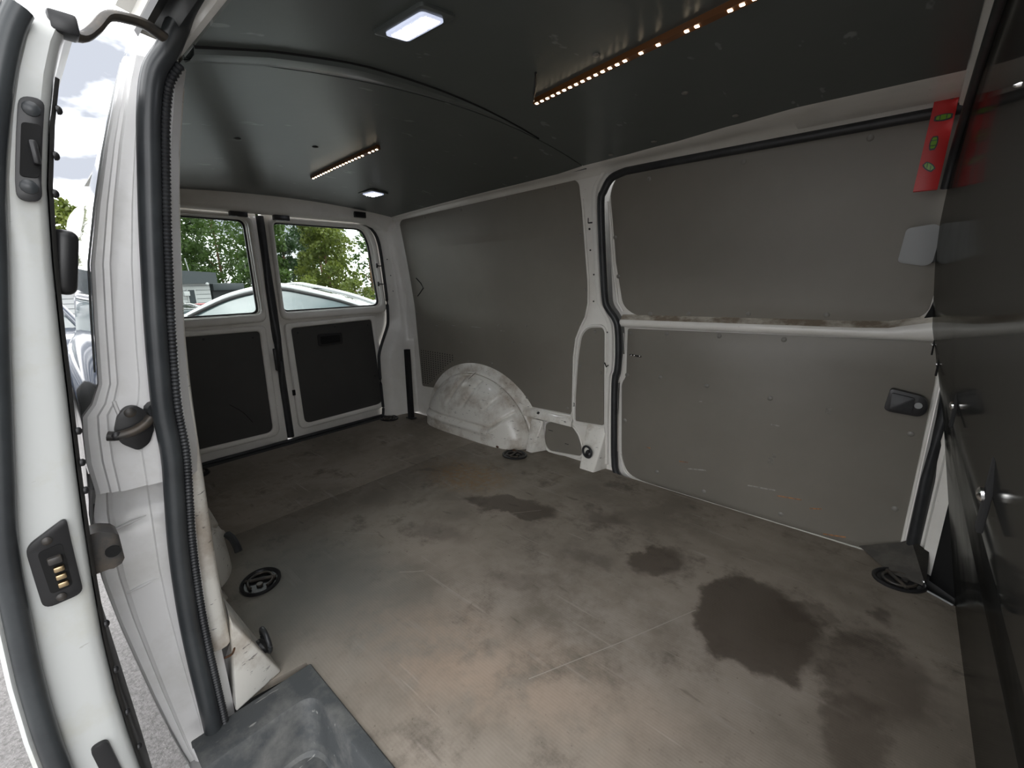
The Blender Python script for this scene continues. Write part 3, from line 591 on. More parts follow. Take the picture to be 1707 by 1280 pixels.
# ------------------------------------------------------------------ rear wall: header, D pillars, sill, seals
wk = tag(empty('wall_back'), 'white rear frame of the van around the two doors', kind='structure')
YS = -0.035   # split between the doors
rows = []
for i in range(31):
    y = -0.63+0.047*i; zt = Zc(0.16, y)
    dz = 0.0 if abs(y-YS) < 0.55 else -0.10*((abs(y-YS)-0.55)/0.23)**2
    zb = 1.318 + dz
    rows.append([(0.175, y, zt+0.004), (0.15, y, zt-0.002), (0.125, y, min(zt-0.015, zb+0.055)), (0.112, y, zb+0.02), (0.105, y, zb+0.008), (0.090, y, zb), (0.060, y, zb-0.004), (0.045, y, zb-0.004), (0.03, y, zb+0.03)])
loft('header', rows, 'white_paint', wk, smooth=50)
for y in (-0.46, 0.515):
    box('clip', (0.128, y, 1.352), (0.020, 0.075, 0.034), 'black_plastic', wk, None, 0.002)
zs = [0.0, 0.05, 0.1, 0.24, 0.40, 0.457, 0.52, 0.576, 0.64, 0.70, 0.82, 0.98, 1.14, 1.22, 1.26, 1.30, 1.325]
yA = [0.605, 0.613, 0.613, 0.611, 0.613, 0.620, 0.645, 0.672, 0.702, 0.713, 0.716, 0.708, 0.697, 0.682, 0.662, 0.622, 0.56]
yB = [0.655, 0.658, 0.66, 0.662, 0.664, 0.672, 0.718, 0.762, 0.786, 0.780, 0.768, 0.752, 0.728, 0.712, 0.697, 0.66, 0.60]
for sg in (1, -1):
    def ym(v): return v if sg > 0 else 2*YS - v
    def wl(z): return (Wz(z)-0.001) if sg > 0 else -(Wz(z)-0.001-0.10*max(0, (z-0.9)/0.45)**1.5)
    rows = []
    for z, a_, b_ in zip(zs, yA, yB):
        yw = wl(min(z, 1.30))
        rows.append([(0.030, ym(a_), z), (0.060, ym(a_)+sg*0.004, z), (0.098, ym(b_)-sg*0.010, z), (0.108, ym(b_)+sg*0.004, z), (0.116, ym(b_)*0.6+yw*0.4, z), (0.155, yw*0.97+ym(b_)*0.03, z), (0.22, yw, z)])
    loft('rear_pillar', rows, 'white_paint', wk, smooth=45)
    tube('rear_seal', catmull([(0.048, ym(a_)-sg*0.006, z) for z, a_ in zip(zs, yA)], 4), 0.010, 'black_rubber', wk, 8)
for (y, z) in ((0.715, 1.09), (0.733, 0.985), (0.742, 0.88), (0.750, 0.83)): rivet(wk, (0.084, y, z), (0.7, -0.6, 0), 0.004, 'dark_steel', 'screw')
tube('striker_bolt', [(0.085, 0.665, 0.405), (0.096, 0.655, 0.405)], 0.008, 'dark_steel', wk, 10)
box('sill', (0.045, -0.02, -0.010), (0.10, 1.34, 0.022), 'black_rubber', wk, None, 0.004)
tube('sill_seal', [(0.035, y, 0.004) for y in (-0.66, -0.3, 0, 0.3, 0.60)], 0.012, 'black_rubber', wk, 8)

# rear doors ----------------------------------------------------------
def rear_door(name, label, sg):
    d = tag(empty(name, (0, 0, 0)), label, kind='structure')
    def Y(v): return v if sg > 0 else 2*YS - v
    def PP(l): return [(Y(a), b) for a, b in l]
    outer = rnd(PP([(-0.020, -0.03), (-0.020, 1.345), (0.62, 1.345), (0.735, 1.25), (0.765, 0.70), (0.675, 0.46), (0.665, -0.03)]), [0.01, 0.01, 0.08, 0.08, 0.06, 0.06, 0.04])
    wh = rnd(PP([(0.030, 0.782), (0.034, 1.285), (0.600, 1.285), (0.640, 1.20), (0.680, 0.782)]), [0.03, 0.035, 0.05, 0.05, 0.04], 6)
    plate('door_shell', outer, rear(-0.03), 0.045, 'white_paint', d, holes=[wh], bev=0.005)
    # raised inner frames: around window and lower board
    fo = rnd(PP([(0.004, 0.735), (0.008, 1.312), (0.618, 1.312), (0.668, 1.215), (0.712, 0.735)]), [0.05, 0.05, 0.06, 0.06, 0.05], 6)
    fi = rnd(PP([(0.026, 0.778), (0.030, 1.289), (0.604, 1.289), (0.645, 1.20), (0.684, 0.778)]), [0.035, 0.04, 0.055, 0.055, 0.045], 6)
    plate('window_frame', fo, rear(0.015), 0.030, 'white_paint', d, holes=[fi], bev=0.012, smooth=60)
    pn = plate('window_pane', wh, rear(-0.015), 0.004, 'window_glass', d)
    plate('pane_border', rnd(PP([(0.026, 0.778), (0.030, 1.289), (0.604, 1.289), (0.645, 1.20), (0.684, 0.778)]), [0.035, 0.04, 0.055, 0.055, 0.045], 6), rear(-0.018), 0.008, 'black_rubber', pn, holes=[rnd(PP([(0.038, 0.790), (0.042, 1.277), (0.592, 1.277), (0.630, 1.197), (0.670, 0.790)]), [0.03, 0.035, 0.05, 0.05, 0.04], 6)])
    fo2 = rnd(PP([(0.022, 0.055), (0.016, 0.715), (0.625, 0.722), (0.648, 0.06)]), [0.05, 0.03, 0.03, 0.06])
    fi2 = rnd(PP([(0.060, 0.085), (0.052, 0.686), (0.588, 0.694), (0.622, 0.092)]), [0.04, 0.02, 0.02, 0.05])
    plate('board_frame', fo2, rear(0.015), 0.020, 'white_paint', d, holes=[fi2], bev=0.008, smooth=60)
    lb = plate('lining_board', fi2, rear(0.015), 0.010, 'dark_lining', d)
    for (y, z) in ((0.09, 0.655), (0.56, 0.66), (0.325, 0.67), (0.58, 0.30)): rivet(lb, (0.026, Y(y), z), (1, 0, 0), 0.006, 'black_plastic')
    return d, Y
d2, Y2 = rear_door('door_2', 'rear door nearer the far wall with a black pull recess', 1)
pr = plate('pull_recess', rnd([(0.205, 0.555), (0.205, 0.632), (0.365, 0.630), (0.365, 0.556)], 0.015), rear(0.02), 0.012, 'black_plastic', d2, bev=0.004)
plate('recess_pocket', rnd([(0.22, 0.568), (0.22, 0.618), (0.35, 0.616), (0.35, 0.569)], 0.012), rear(0.03), 0.004, 'black_void', pr)
for z in (1.05, 0.93):   # heated-glass contacts on the frame edge
    tube('glass_contact', [(0.045, 0.655-0.03*(z-0.99), z), (0.050, 0.678, z-0.002), (0.050, 0.70, z-0.002)], 0.004, 'black_plastic', d2, 6)
    box('contact_pad', (0.045, 0.656, z), (0.01, 0.010, 0.03), 'black_plastic', d2, None, 0.002)
box('latch_slot', (0.046, 0.012, 0.30), (0.008, 0.018, 0.035), 'black_void', d2, None, 0.003)
box('lock_clip', (0.062, 0.065, 1.305), (0.03, 0.085, 0.032), 'black_plastic', d2, None, 0.004)
d1, Y1 = rear_door('door_1', 'rear door nearer the camera side with a plain dark board', -1)
box('lock_clip', (0.062, -0.150, 1.308), (0.03, 0.085, 0.032), 'black_plastic', d1, None, 0.004)
tube('centre_seal', catmull([(0.010, YS+0.006, 0.02), (0.012, YS+0.004, 0.5), (0.012, YS+0.006, 1.0), (0.010, YS+0.006, 1.31)], 4), 0.020, 'black_rubber', d1, 10, ry=0.025)
box('door_lock', (0.048, -0.060, 0.515), (0.030, 0.022, 0.13), 'black_plastic', d1, None, 0.005)
tube('scratch', catmull([(0.0255, -0.33, 0.30), (0.0255, -0.27, 0.24), (0.0255, -0.23, 0.17)], 4), 0.0015, 'black_void', d1, 5)

# ------------------------------------------------------------------ near side wall: pillar, outer skin, seal
wl_ = tag(empty('wall_left'), 'white near side of the van with the door pillar and rubber seal', kind='structure')
so = [(-0.15, -0.955), (-0.115, -0.962), (-0.04, -0.974), (0.10, -0.991), (0.23, -1.004), (0.35, -1.016), (0.44, -1.019), (0.53, -1.011), (0.565, -1.003), (0.59, -0.996), (0.62, -0.998), (0.67, -0.998), (0.735, -0.988), (0.755, -0.972), (0.79, -0.957), (0.86, -0.948), (0.94, -0.938), (1.0, -0.929), (1.109, -0.901), (1.257, -0.858), (1.377, -0.815), (1.42, -0.79)]
def yo(z): return float(np.interp(z, [a for a, b in so], [b for a, b in so]))
ss = [(-0.20, -0.905), (-0.10, -0.912), (0.03, -0.907), (0.13, -0.909), (0.27, -0.909), (0.40, -0.903), (0.48, -0.897), (0.57, -0.887), (0.65, -0.879), (0.73, -0.878), (0.83, -0.870), (0.90, -0.862), (0.98, -0.852), (1.11, -0.835), (1.25, -0.812), (1.32, -0.793), (1.42, -0.765)]
def ysl(z): return float(np.interp(z, [a for a, b in ss], [b for a, b in ss]))
def taper(x):
    d = max(0, 1.68-x); return 0.050*d + 0.030*(d/1.7)**5
zz = [-0.15, -0.08, 0.0, 0.1, 0.2, 0.3, 0.4, 0.48, 0.53, 0.56, 0.585, 0.61, 0.65, 0.70, 0.735, 0.755, 0.79, 0.84, 0.9, 1.0, 1.1, 1.2, 1.3, 1.36, 1.40]
xsk = [1.682, 1.66, 1.6, 1.45, 1.3, 1.1, 0.9, 0.6, 0.3, 0.12, 0.03, 0.0, -0.02]
def skin(x, z):
    y = yo(z) + taper(x)*(1+0.35*max(0, z-1.1)/0.3)
    if x < 0.15: y += 0.10*((0.15-x)/0.17)**2.2
    return (x, y, z)
loft('outer_skin', [[skin(x, z) for x in xsk] for z in zz], 'body_paint', wl_, smooth=40)
tube('skin_groove', [(1.60, skin(1.60, z)[1]+0.004, z) for z in (1.36, 1.3, 1.2, 1.1, 1.0, 0.9, 0.8)], 0.006, 'grey_plastic', wl_, 8)
# jamb: the pillar face looking forward, in an upper and a lower pressing
def jrow(z, upper):
    a, b = yo(z), ysl(z); wd = b-a
    if upper:
        pr = [(0.0, 1.665), (0.0, 1.682), (0.05, 1.688), (0.16, 1.690), (0.18, 1.697), (0.27, 1.698), (0.29, 1.704), (0.33, 1.706), (0.62, 1.708), (0.64, 1.712), (1.0, 1.716)]
    else:
        q_ = 0.045*min(1, max(0, (z-0.46)/0.11))**1.6
        pr = [(f, x-q_) for f, x in ((0.0, 1.640), (0.0, 1.655), (0.05, 1.660), (0.20, 1.660), (0.22, 1.668), (0.26, 1.670), (0.28, 1.672), (0.6, 1.676), (0.72, 1.679), (0.74, 1.682), (1.0, 1.690))]
    return [(x, a+f*wd, z) for f, x in pr] + [(1.725 if upper else 1.71, b+0.028, z), (1.70, b+0.045, z), (1.60, b+0.05, z)]
zu = [0.588, 0.60, 0.65, 0.70, 0.735, 0.755, 0.79, 0.84, 0.9, 1.0, 1.1, 1.2, 1.3, 1.345]
loft('upper_jamb', [[(1.64, p[1]+0.003, 0.590) for p in jrow(0.588, True)]] + [jrow(z, True) for z in zu], 'jamb_paint', wl_, smooth=30)
zl_ = [-0.15, -0.08, 0.0, 0.1, 0.2, 0.3, 0.4, 0.46, 0.50, 0.53, 0.555, 0.575]
lo = [jrow(z, False) for z in zl_]; lo.append([(x-0.05, y, 0.592) for x, y, z in jrow(0.59, False)])
loft('lower_jamb', lo, 'jamb_paint', wl_, smooth=30)
for (z, w_) in ((0.505, 0.05), (0.365, 0.055)):   # pressed darts in the lower jamb
    a, b = yo(z), ysl(z); y0 = a + 0.24*(b-a)
    tube('pressed_dart', [(1.672, y0, z), (1.676, y0+0.025, z+0.006), (1.677, y0+w_, z+0.010)], 0.006, 'jamb_paint', wl_, 8, ry=0.003, rfn=lambda i: (0.5, 1, 0.2)[i])
# raised plate that carries the catch
cpl = [(-0.945, 0.760), (-0.938, 0.700), (-0.932, 0.672), (-0.915, 0.655), (-0.885, 0.650)]
tube('catch_border', catmull([(1.708, y, z) for y, z in cpl], 5), 0.003, 'jamb_paint', wl_, 8)
# hold-open catch
ct = plate('door_catch', rnd([(-0.955, 0.705), (-0.945, 0.735), (-0.932, 0.748), (-0.918, 0.748), (-0.903, 0.732), (-0.898, 0.700), (-0.910, 0.672), (-0.928, 0.662), (-0.950, 0.683)], 0.008), lambda u, v, w: (1.706+w, u, v), 0.014, 'black_plastic', wl_, bev=0.005)
tube('catch_lever', catmull([(1.724, -0.965, 0.703), (1.728, -0.952, 0.701), (1.730, -0.930, 0.704), (1.728, -0.912, 0.712), (1.722, -0.900, 0.722)], 4), 0.010, 'dark_steel', ct, 10, ry=0.0085)
rivet(ct, (1.733, -0.954, 0.702), (1, 0, 0), 0.008, 'black_plastic', 'pivot'); rivet(ct, (1.720, -0.928, 0.737), (1, 0, 0), 0.009, 'dark_steel', 'bolt')
tube('bump_stop', [(1.708, -0.893, 0.735), (1.730, -0.889, 0.735)], 0.016, 'black_rubber', wl_, 12)
# rubber seal: bulb and ribbed grip lip
pz = [(1.742, ysl(z)-0.006, z) for z in (-0.20, -0.10, 0.0, 0.10, 0.2, 0.3, 0.4, 0.48, 0.57, 0.65, 0.73, 0.80, 0.9, 0.98, 1.06, 1.16, 1.25, 1.31)]
topc = [(1.752, -0.778, 1.350), (1.775, -0.766, 1.378), (1.81, -0.760, 1.392), (1.90, -0.757, 1.398), (2.1, -0.755, 1.400), (2.4, -0.755, 1.400), (2.7, -0.757, 1.397)]
sl = catmull(pz+topc, 6)
tube('seal_bulb', sl, 0.017, 'seal_rubber', wl_, 12, ref=(1, 0, 0))
inner = []
for i in range(len(sl)):
    t = (sl[min(i+1, len(sl)-1)]-sl[max(i-1, 0)]).normalized(); s = Vector((1, 0, 0)).cross(t)
    if s.length < 0.5: s = Vector((0, 0, -1)).cross(t) if False else Vector((0, 0.6, -0.8))
    s.normalize()
    if s.y < 0: s = -s
    inner.append(sl[i] + s*0.022 + Vector((0.002, 0, 0)))
fine_ = []
acc = 0
for i in range(len(inner)-1):
    L_ = (inner[i+1]-inner[i]).length; n_ = max(1, int(round(L_/0.0034)))
    for k in range(n_): fine_.append(inner[i].lerp(inner[i+1], k/n_))
fine_ = [p for p in fine_ if p.z < 1.335 and p.x < 1.80]
tube('ribbed_lip', fine_, 0.0085, 'black_rubber', wl_, 8, rfn=lambda i: 1.0 if (i//1) % 2 else 0.70, ref=(1, 0, 0))
# inner near wall, cantrail above the opening, front near pillar
nopen = [(1.70, -0.03), (1.70, 1.345), (2.86, 1.36), (2.86, -0.03)]
plate('inner_panel', [(0.13, -0.02), (0.13, 1.34), (1.69, 1.39), (1.69, -0.02)], lambda u, v, w: (u, max(-(Wz(v)-w), skin(u, v)[1]+0.035+w), v), 0.005, 'grey_lining', wl_, cutv=ZC, cutu=(0.4, 0.8, 1.2, 1.5), w0=-0.005)
loft('roof_rail', [[(x, -0.725, Zc(x, -0.725)-0.004), (x, -0.748, 1.372), (x, -0.756, 1.384), (x, -0.760, 1.388), (x, -0.765, 1.395), (x, -0.80, 1.40), (x, -0.80, 1.425), (x, -0.82, 1.43), (x, -0.80, 1.455), (x, -0.74, 1.46)] for x in (1.66, 1.72, 1.76, 2.2, 2.9)], 'white_paint', wl_, smooth=30)
loft('rail_channel', [[(x, -0.768, 1.372), (x, -0.785, 1.392), (x, -0.806, 1.392), (x, -0.812, 1.378), (x, -0.808, 1.370)] for x in (1.715, 1.75, 2.2, 2.9)], 'black_plastic', wl_, smooth=30)
plate('front_jamb', [(-0.96, -0.2), (-0.96, 0.8), (-0.80, 1.40), (-0.72, 1.42), (-0.80, 0.8), (-0.80, -0.2)], lambda u, v, w: (2.90+w, u, v), 0.05, 'white_paint', wl_)
box('sill_panel', (2.28, -0.955, -0.22), (1.25, 0.03, 0.20), 'body_paint', wl_, None, 0.008)
wheel_arch(wl_, -1)
foot(wl_, -1)
tube('weld_seam', catmull([(1.735, -0.868, 0.155), (1.728, -0.850, 0.150), (1.715, -0.838, 0.168)], 4), 0.0025, 'rust', wl_, 6)
# inner pillar tube above the near foot
tube('pillar_tube', catmull([(1.695, -0.866, 0.165), (1.690, -0.862, 0.35), (1.685, -0.852, 0.6), (1.68, -0.838, 0.85), (1.68, -0.80, 1.15), (1.68, -0.765, 1.32)], 5), 0.022, 'worn_white_paint', wl_, 12)
prism('arch_gusset', [(1.255, -0.752, 0.0), (1.300, -0.752, 0.0), (1.345, -0.838, 0.0), (1.250, -0.838, 0.0), (1.256, -0.806, 0.13), (1.335, -0.815, 0.13)], 'worn_white_paint', wl_)
# black bristle patch on the near arch
bm = bmesh.new()
add_tube(bm, catmull([(1.13, -0.690, 0.125), (1.16, -0.684, 0.118), (1.19, -0.683, 0.105), (1.205, -0.683, 0.088)], 4), 0.012, 8, ry=0.012)
put(bm, 'black_patch', 'black_rubber', wl_)

# ------------------------------------------------------------------ near sliding door (open, slid back outside the body)
d4 = tag(empty('door_4'), 'open near sliding door seen on its front edge with black lock', kind='structure')
di = [(-0.02, -1.030), (0.05, -1.036), (0.125, -1.040), (0.25, -1.044), (0.365, -1.043), (0.48, -1.036), (0.58, -1.029), (0.725, -1.016), (0.85, -1.003), (0.946, -0.994), (1.02, -0.985), (1.105, -0.973), (1.18, -0.957), (1.26, -0.936), (1.30, -0.920), (1.318, -0.906)]
def yi(z): return float(np.interp(z, [a for a, b in di], [b for a, b in di]))
dz = [-0.02, 0.05, 0.125, 0.2, 0.3, 0.4, 0.5, 0.6, 0.7, 0.8, 0.9, 1.0, 1.1, 1.18, 1.24, 1.28, 1.305]
def wdt(z): return float(np.interp(z, [0, 0.6, 0.8, 1.0, 1.3], [1.03, 1.03, 0.83, 0.62, 0.47]))
def dprof(z, x0=1.852, s=1.0):
    y = yi(z); k = wdt(z)
    return [(x0-1.05, y+0.004, z), (x0-0.03, y+0.003, z), (x0-0.010, y+0.001, z), (x0-0.002, y-0.006, z), (x0, y-0.016*k, z), (x0, y-0.058*k, z), (x0-0.004, y-0.066*k, z), (x0-0.006, y-0.066*k-0.020, z), (x0+0.010, y-0.066*k-0.026, z), (x0+0.014, y-0.066*k-0.030, z), (x0+0.010, y-0.066*k-0.035, z), (x0-1.05, y-0.066*k-0.03, z)]
rows = [dprof(z) for z in dz]; last = dz[-1]
rows = [[(x, y, -0.04) for x, y, z in rows[0]]] + rows + [[(x-0.01, y+0.012, 1.318) for x, y, z in rows[-1]]]
o = loft('door_shell', rows, 'door_edge_paint', d4, closed=True, smooth=40, capends=True)
tube('edge_seal', catmull([(1.862, yi(z)-0.066*wdt(z)-0.012, z) for z in dz], 3), 0.014, 'seal_rubber', d4, 12, ref=(1, 0, 0))
lk = plate('upper_lock', rnd([(0.014, 1.075), (0.014, 1.205), (0.038, 1.205), (0.038, 1.075)], 0.012), lambda u, v, w: (1.853+w, yi(v)-0.042+u, v), 0.006, 'black_plastic', d4, bev=0.003, cutv=(1.1, 1.13, 1.16))
for z in (1.093, 1.190): rivet(lk, (1.859, yi(z)-0.016, z), (1, 0, 0), 0.009, 'seal_rubber', 'bolt')
plate('lock_pocket', rnd([(0.018, 1.105), (0.018, 1.172), (0.036, 1.172), (0.036, 1.105)], 0.005), lambda u, v, w: (1.859+w, yi(v)-0.042+u, v), 0.003, 'black_void', lk, cutv=(1.13,))
box('lock_pawl', (1.868, yi(1.13)-0.010, 1.135), (0.016, 0.008, 0.03), 'black_plastic', lk, None, 0.003)
cp = plate('contact_box', rnd([(-0.057, 0.600), (-0.012, 0.628), (-0.006, 0.500), (-0.050, 0.497)], [0.012, 0.01, 0.012, 0.014]), lambda u, v, w: (1.850+w, yi(v)-0.004+u, v), 0.010, 'black_plastic', d4, bev=0.003, cutv=(0.53, 0.56, 0.59))
plate('contact_pocket', rnd([(-0.046, 0.588), (-0.020, 0.592), (-0.016, 0.520), (-0.040, 0.518)], 0.006), lambda u, v, w: (1.8601+w, yi(v)-0.004+u, v), 0.002, 'black_void', cp, cutv=(0.55,))
for k in range(3): box('contact_spring', (1.866, yi(0.55)-0.031, 0.556-0.013*k), (0.008, 0.012, 0.0085), 'brass', cp, None, 0.002)
box('spring_holder', (1.865, yi(0.57)-0.034, 0.571), (0.010, 0.016, 0.012), 'dark_steel', cp, None, 0.003)
for (u, v) in ((-0.035, 0.602), (-0.030, 0.508)): rivet(cp, (1.860, yi(v)-0.004+u, v), (1, 0, 0), 0.006, 'dark_steel', 'screw')
plate('lower_lock', rnd([(-0.034, 0.10), (-0.040, 0.225), (-0.018, 0.225), (-0.012, 0.10)], 0.010), lambda u, v, w: (1.850+w, yi(v)-0.004+u, v), 0.010, 'black_plastic', d4, bev=0.003)
# inside edge: dark trim with clips, pull grip, rubber-tipped bracket, top roller arm
loft('inner_trim', [[(1.845, yi(z)+0.003, z), (1.838, yi(z)+0.008, z), (1.60, yi(z)+0.010, z), (0.9, yi(z)+0.010, z)] for z in dz[:-2]], 'dark_lining', d4, smooth=50)
for z in (0.16, 0.24, 0.33, 0.42, 0.655, 0.70, 0.75, 1.09, 1.14, 1.2): rivet(d4, (1.838, yi(z)+0.008, z), (0.2, 1, 0), 0.006, 'black_plastic', 'trim_clip', 0.005)
gp = box('pull_grip', (1.80, -0.972, 0.998), (0.055, 0.030, 0.094), 'black_plastic', d4, Matrix.Rotation(-0.20, 3, 'X'), 0.012, 4)
br = loft('stop_bracket', [[(1.80+a, y+0.0, zc-h), (1.80+a, y, zc+h), (1.80-a, y, zc+h), (1.80-a, y, zc-h)] for y, zc, h, a in ((-1.036, 0.537, 0.036, 0.018), (-1.010, 0.538, 0.035, 0.02), (-1.004, 0.536, 0.034, 0.022), (-0.993, 0.535, 0.029, 0.022), (-0.988, 0.535, 0.022, 0.02))], 'dark_steel', d4, closed=True, capends=True)
tube('bracket_hole', [(1.821, -1.000, 0.533), (1.824, -1.000, 0.533)], 0.010, 'black_void', br, 14)
tube('roller_arm', catmull([(1.835, -0.918, 1.306), (1.828, -0.900, 1.304), (1.82, -0.882, 1.322), (1.812, -0.862, 1.348), (1.806, -0.838, 1.356), (1.80, -0.815, 1.358), (1.79, -0.79, 1.352)], 5), 0.011, 'dark_steel', d4, 10, ry=0.007)
box('arm_block', (1.838, -0.918, 1.308), (0.03, 0.030, 0.026), 'black_plastic', d4, None, 0.004)

# ================================================================== THINGS IN THE VAN
# step tray
st = empty('step_tray', (2.2, -0.83, -0.16), 'scuffed black plastic step well in the open doorway', 'step tray')
X0, X1 = 1.735, 2.86
def ring(dx0, dy1, z, dyo=0.0):
    pts = rnd([(X0+dx0, -0.955+dyo), (X0+dx0, -0.695-dy1), (X1-dx0, -0.695-dy1), (X1-dx0, -0.955+dyo)], [0.004, max(0.006, dx0*0.5), max(0.006, dx0*0.5), 0.004], 6)
    return [(x, y, z) for x, y in pts]
def tilt(rr, a): return rr
tr_rows = [ring(0.0, 0.0, -0.016), ring(0.0, 0.0, 0.003), ring(0.004, 0.003, 0.006), ring(0.080, 0.028, 0.006), ring(0.086, 0.033, 0.004), ring(0.090, 0.036, -0.006), ring(0.108, 0.050, -0.115), ring(0.114, 0.056, -0.122), ring(0.16, 0.10, -0.123)]
bm = bmesh.new(); R_ = [[bm.verts.new(p) for p in r] for r in tr_rows]; n_ = len(R_[0])
for i in range(len(R_)-1):
    for j in range(n_-1): bm.faces.new((R_[i][j], R_[i][j+1], R_[i+1][j+1], R_[i+1][j]))
bm.faces.new(R_[-1]); put(bm, 'tray', 'step_plastic', st, 24)
bm = bmesh.new()
for k in range(9): add_box(bm, (2.0+0.08*k, -0.86, -0.121), (0.05, 0.10, 0.006), None, 0.002)
put(bm, 'tread_ribs', 'step_plastic', st)

# triangular corner cover by the bulkhead
cc = empty('corner_cover', (2.86, 0.77, 0.0), 'grey brown triangular plastic cover in the far front floor corner', 'cover')
bm = bmesh.new()
vv = [bm.verts.new(p) for p in ((2.755, 0.835, 0.003), (2.845, 0.715, 0.003), (2.932, 0.700, 0.003), (2.93, 0.80, 0.075), (2.885, 0.845, 0.080), (2.86, 0.85, 0.055), (2.93, 0.845, 0.003))]
bm.faces.new((vv[0], vv[1], vv[5])); bm.faces.new((vv[1], vv[2], vv[3], vv[4], vv[5])); bm.faces.new((vv[2], vv[6], vv[4], vv[3])); bm.faces.new((vv[0], vv[5], vv[4], vv[6])); bm.faces.new((vv[0], vv[6], vv[2], vv[1]))
put(bm, 'cover_shell', 'grey_cover', cc, 30)
rivet(cc, (2.926, 0.712, 0.012), (0, -1, 0.6), 0.005, 'chrome', 'screw')

# tie-down rings sunk in the floor
def tie(x, y, rot, label, big=1.0):
    t = empty('tie_down', (x, y, 0.0), label, 'tie down', 'tie-down eyes sunk in the cargo floor')
    ca, sa = math.cos(rot), math.sin(rot)
    def T(a, b, z): return (x+ca*a-sa*b, y+sa*a+ca*b, z)
    rx, ry = 0.072*big, 0.060*big
    bm = bmesh.new(); prof = [(1.0, 0.0005), (1.0, 0.006), (0.93, 0.009), (0.84, 0.006), (0.80, 0.001), (0.45, 0.0008), (0.001, 0.0008)]
    rr = [[bm.verts.new(T(rx*k*math.cos(2*math.pi*j/36), ry*k*math.sin(2*math.pi*j/36), z)) for j in range(36)] for k, z in prof]
    for i in range(len(rr)-1):
        for j in range(36): bm.faces.new((rr[i][j], rr[i][(j+1) % 36], rr[i+1][(j+1) % 36], rr[i+1][j]))
    put(bm, 'dish', 'black_plastic', t, 50)
    tube('eye_ring', [T(rx*0.60*math.cos(a), ry*0.60*math.sin(a), 0.006) for a in [math.radians(40+10*k) for k in range(29)]], 0.0045, 'dark_steel', t, 8)
    tube('cross_bar', [T(-rx*0.1, -ry*0.75, 0.006), T(-rx*0.1, ry*0.75, 0.006)], 0.006, 'dark_steel', t, 8)
    b1 = tube('bolt', [T(rx*0.25, 0, 0.002), T(rx*0.25, 0, 0.008)], 0.010, 'dark_steel', t, 10)
    return t
tie(1.245, 0.672, 0.2, 'round black tie-down eye in front of the far wheel arch')
tie(1.292, -0.658, -0.5, 'oval black tie-down eye beside the near wheel arch')
tie(0.125, 0.600, 0.1, 'dark tie-down eye in the rear floor corner beside the leaning black bar')
tie(0.135, -0.560, 0.1, 'dark tie-down eye at the rear floor corner next to the door seal')
tie(2.868, 0.690, 0.6, 'worn black tie-down eye beneath the triangular corner cover', 1.0)

# lashing rings on the pillar feet
def lash(sgn, label):
    if sgn > 0: c, nrm = Vector((1.655, 0.776, 0.085)), Vector((-0.25, -1, 0.42)).normalized()
    else: c, nrm = Vector((1.668, -0.778, 0.075)), Vector((0.05, 1, 0.42)).normalized()
    t = empty('lashing_ring', c, label, 'lashing ring', 'lashing rings on the pillar feet')
    q = nrm.to_track_quat('Z', 'Y').to_matrix()
    R0 = 0.030
    bm = bmesh.new(); disc_bm(bm, c-nrm*0.002, nrm, 0.020, 0.012, 18, 0.004); put(bm, 'base', 'black_plastic', t)
    ang = [math.radians(10*k) for k in range(36)]
    u = q @ Vector((1, 0, 0)); v = q @ Vector((0, 1, 0)); ax = (v*0.93+nrm*0.36).normalized()
    tube('ring', [c+nrm*0.012 + u*(R0*math.cos(a)) + ax*(R0*0.95*math.sin(a)+0.008) for a in ang], 0.0058, 'black_rubber', t, 8, True)
    return t
lash(1, 'black ring on the white foot beside the far sliding door'); lash(-1, 'black ring on the white foot beside the step well')

# leaning black bar
bar = empty('support_bar', (0.243, 0.705, 0.0), 'flat black bar standing against the rear corner pillar', 'bar')
bm = bmesh.new(); a_, b_ = Vector((0.243, 0.705, 0.004)), Vector((0.150, 0.775, 0.475))
add_tube(bm, [a_, b_], 0.022, 4, ry=0.016); put(bm, 'shaft', 'black_plastic', bar, 20)
box('foot_plate', (0.243, 0.705, 0.004), (0.07, 0.045, 0.006), 'black_rubber', bar, None, 0.002)

# dome lamps
def dome(x, y, rot, label, sx=0.105, sy=0.055):
    z = Zc(x, y)-0.006; t = empty('ceiling_lamp', (x, y, z), label, 'lamp', 'rectangular lamps in the van roof')
    nx = Vector((0, -(Zc(x, y+0.01)-Zc(x, y-0.01))/0.02, 1)).normalized(); q = Matrix((Vector((1, 0, 0)), nx.cross(Vector((1, 0, 0))), nx)).transposed()
    rz = Matrix.Rotation(rot, 3, 'Z'); Q = q @ rz
    def fn(u, v, w): p = Q @ Vector((u, v, -w)); return (x+p.x, y+p.y, z+p.z)
    def rect(a, b): return rnd([(-a, -b), (-a, b), (a, b), (a, -b)], 0.010)
    plate('housing', rect(sx*0.66, sy*0.74), fn, 0.006, 'ceiling_lining', t, bev=0.003)
    bz = plate('lens', rect(sx/2, sy/2), fn, 0.004, 'lamp_frosted', t, w0=0.006, bev=0.002)
    for k in (-1, 0, 1): plate('led_cell', rnd([(k*sx*0.30-sx*0.14, -sy*0.30), (k*sx*0.30-sx*0.14, sy*0.36), (k*sx*0.30+sx*0.14, sy*0.36), (k*sx*0.30+sx*0.14, -sy*0.30)], 0.004), fn, 0.001, 'lamp_glow', bz, w0=0.010)
    return t
dome(2.012, -0.458, 0.05, 'bright white rectangular lamp in the roof nearer the open doorway')
dome(0.555, 0.352, 0.0, 'small bright white lamp in the roof near the rear doors', 0.10, 0.07)

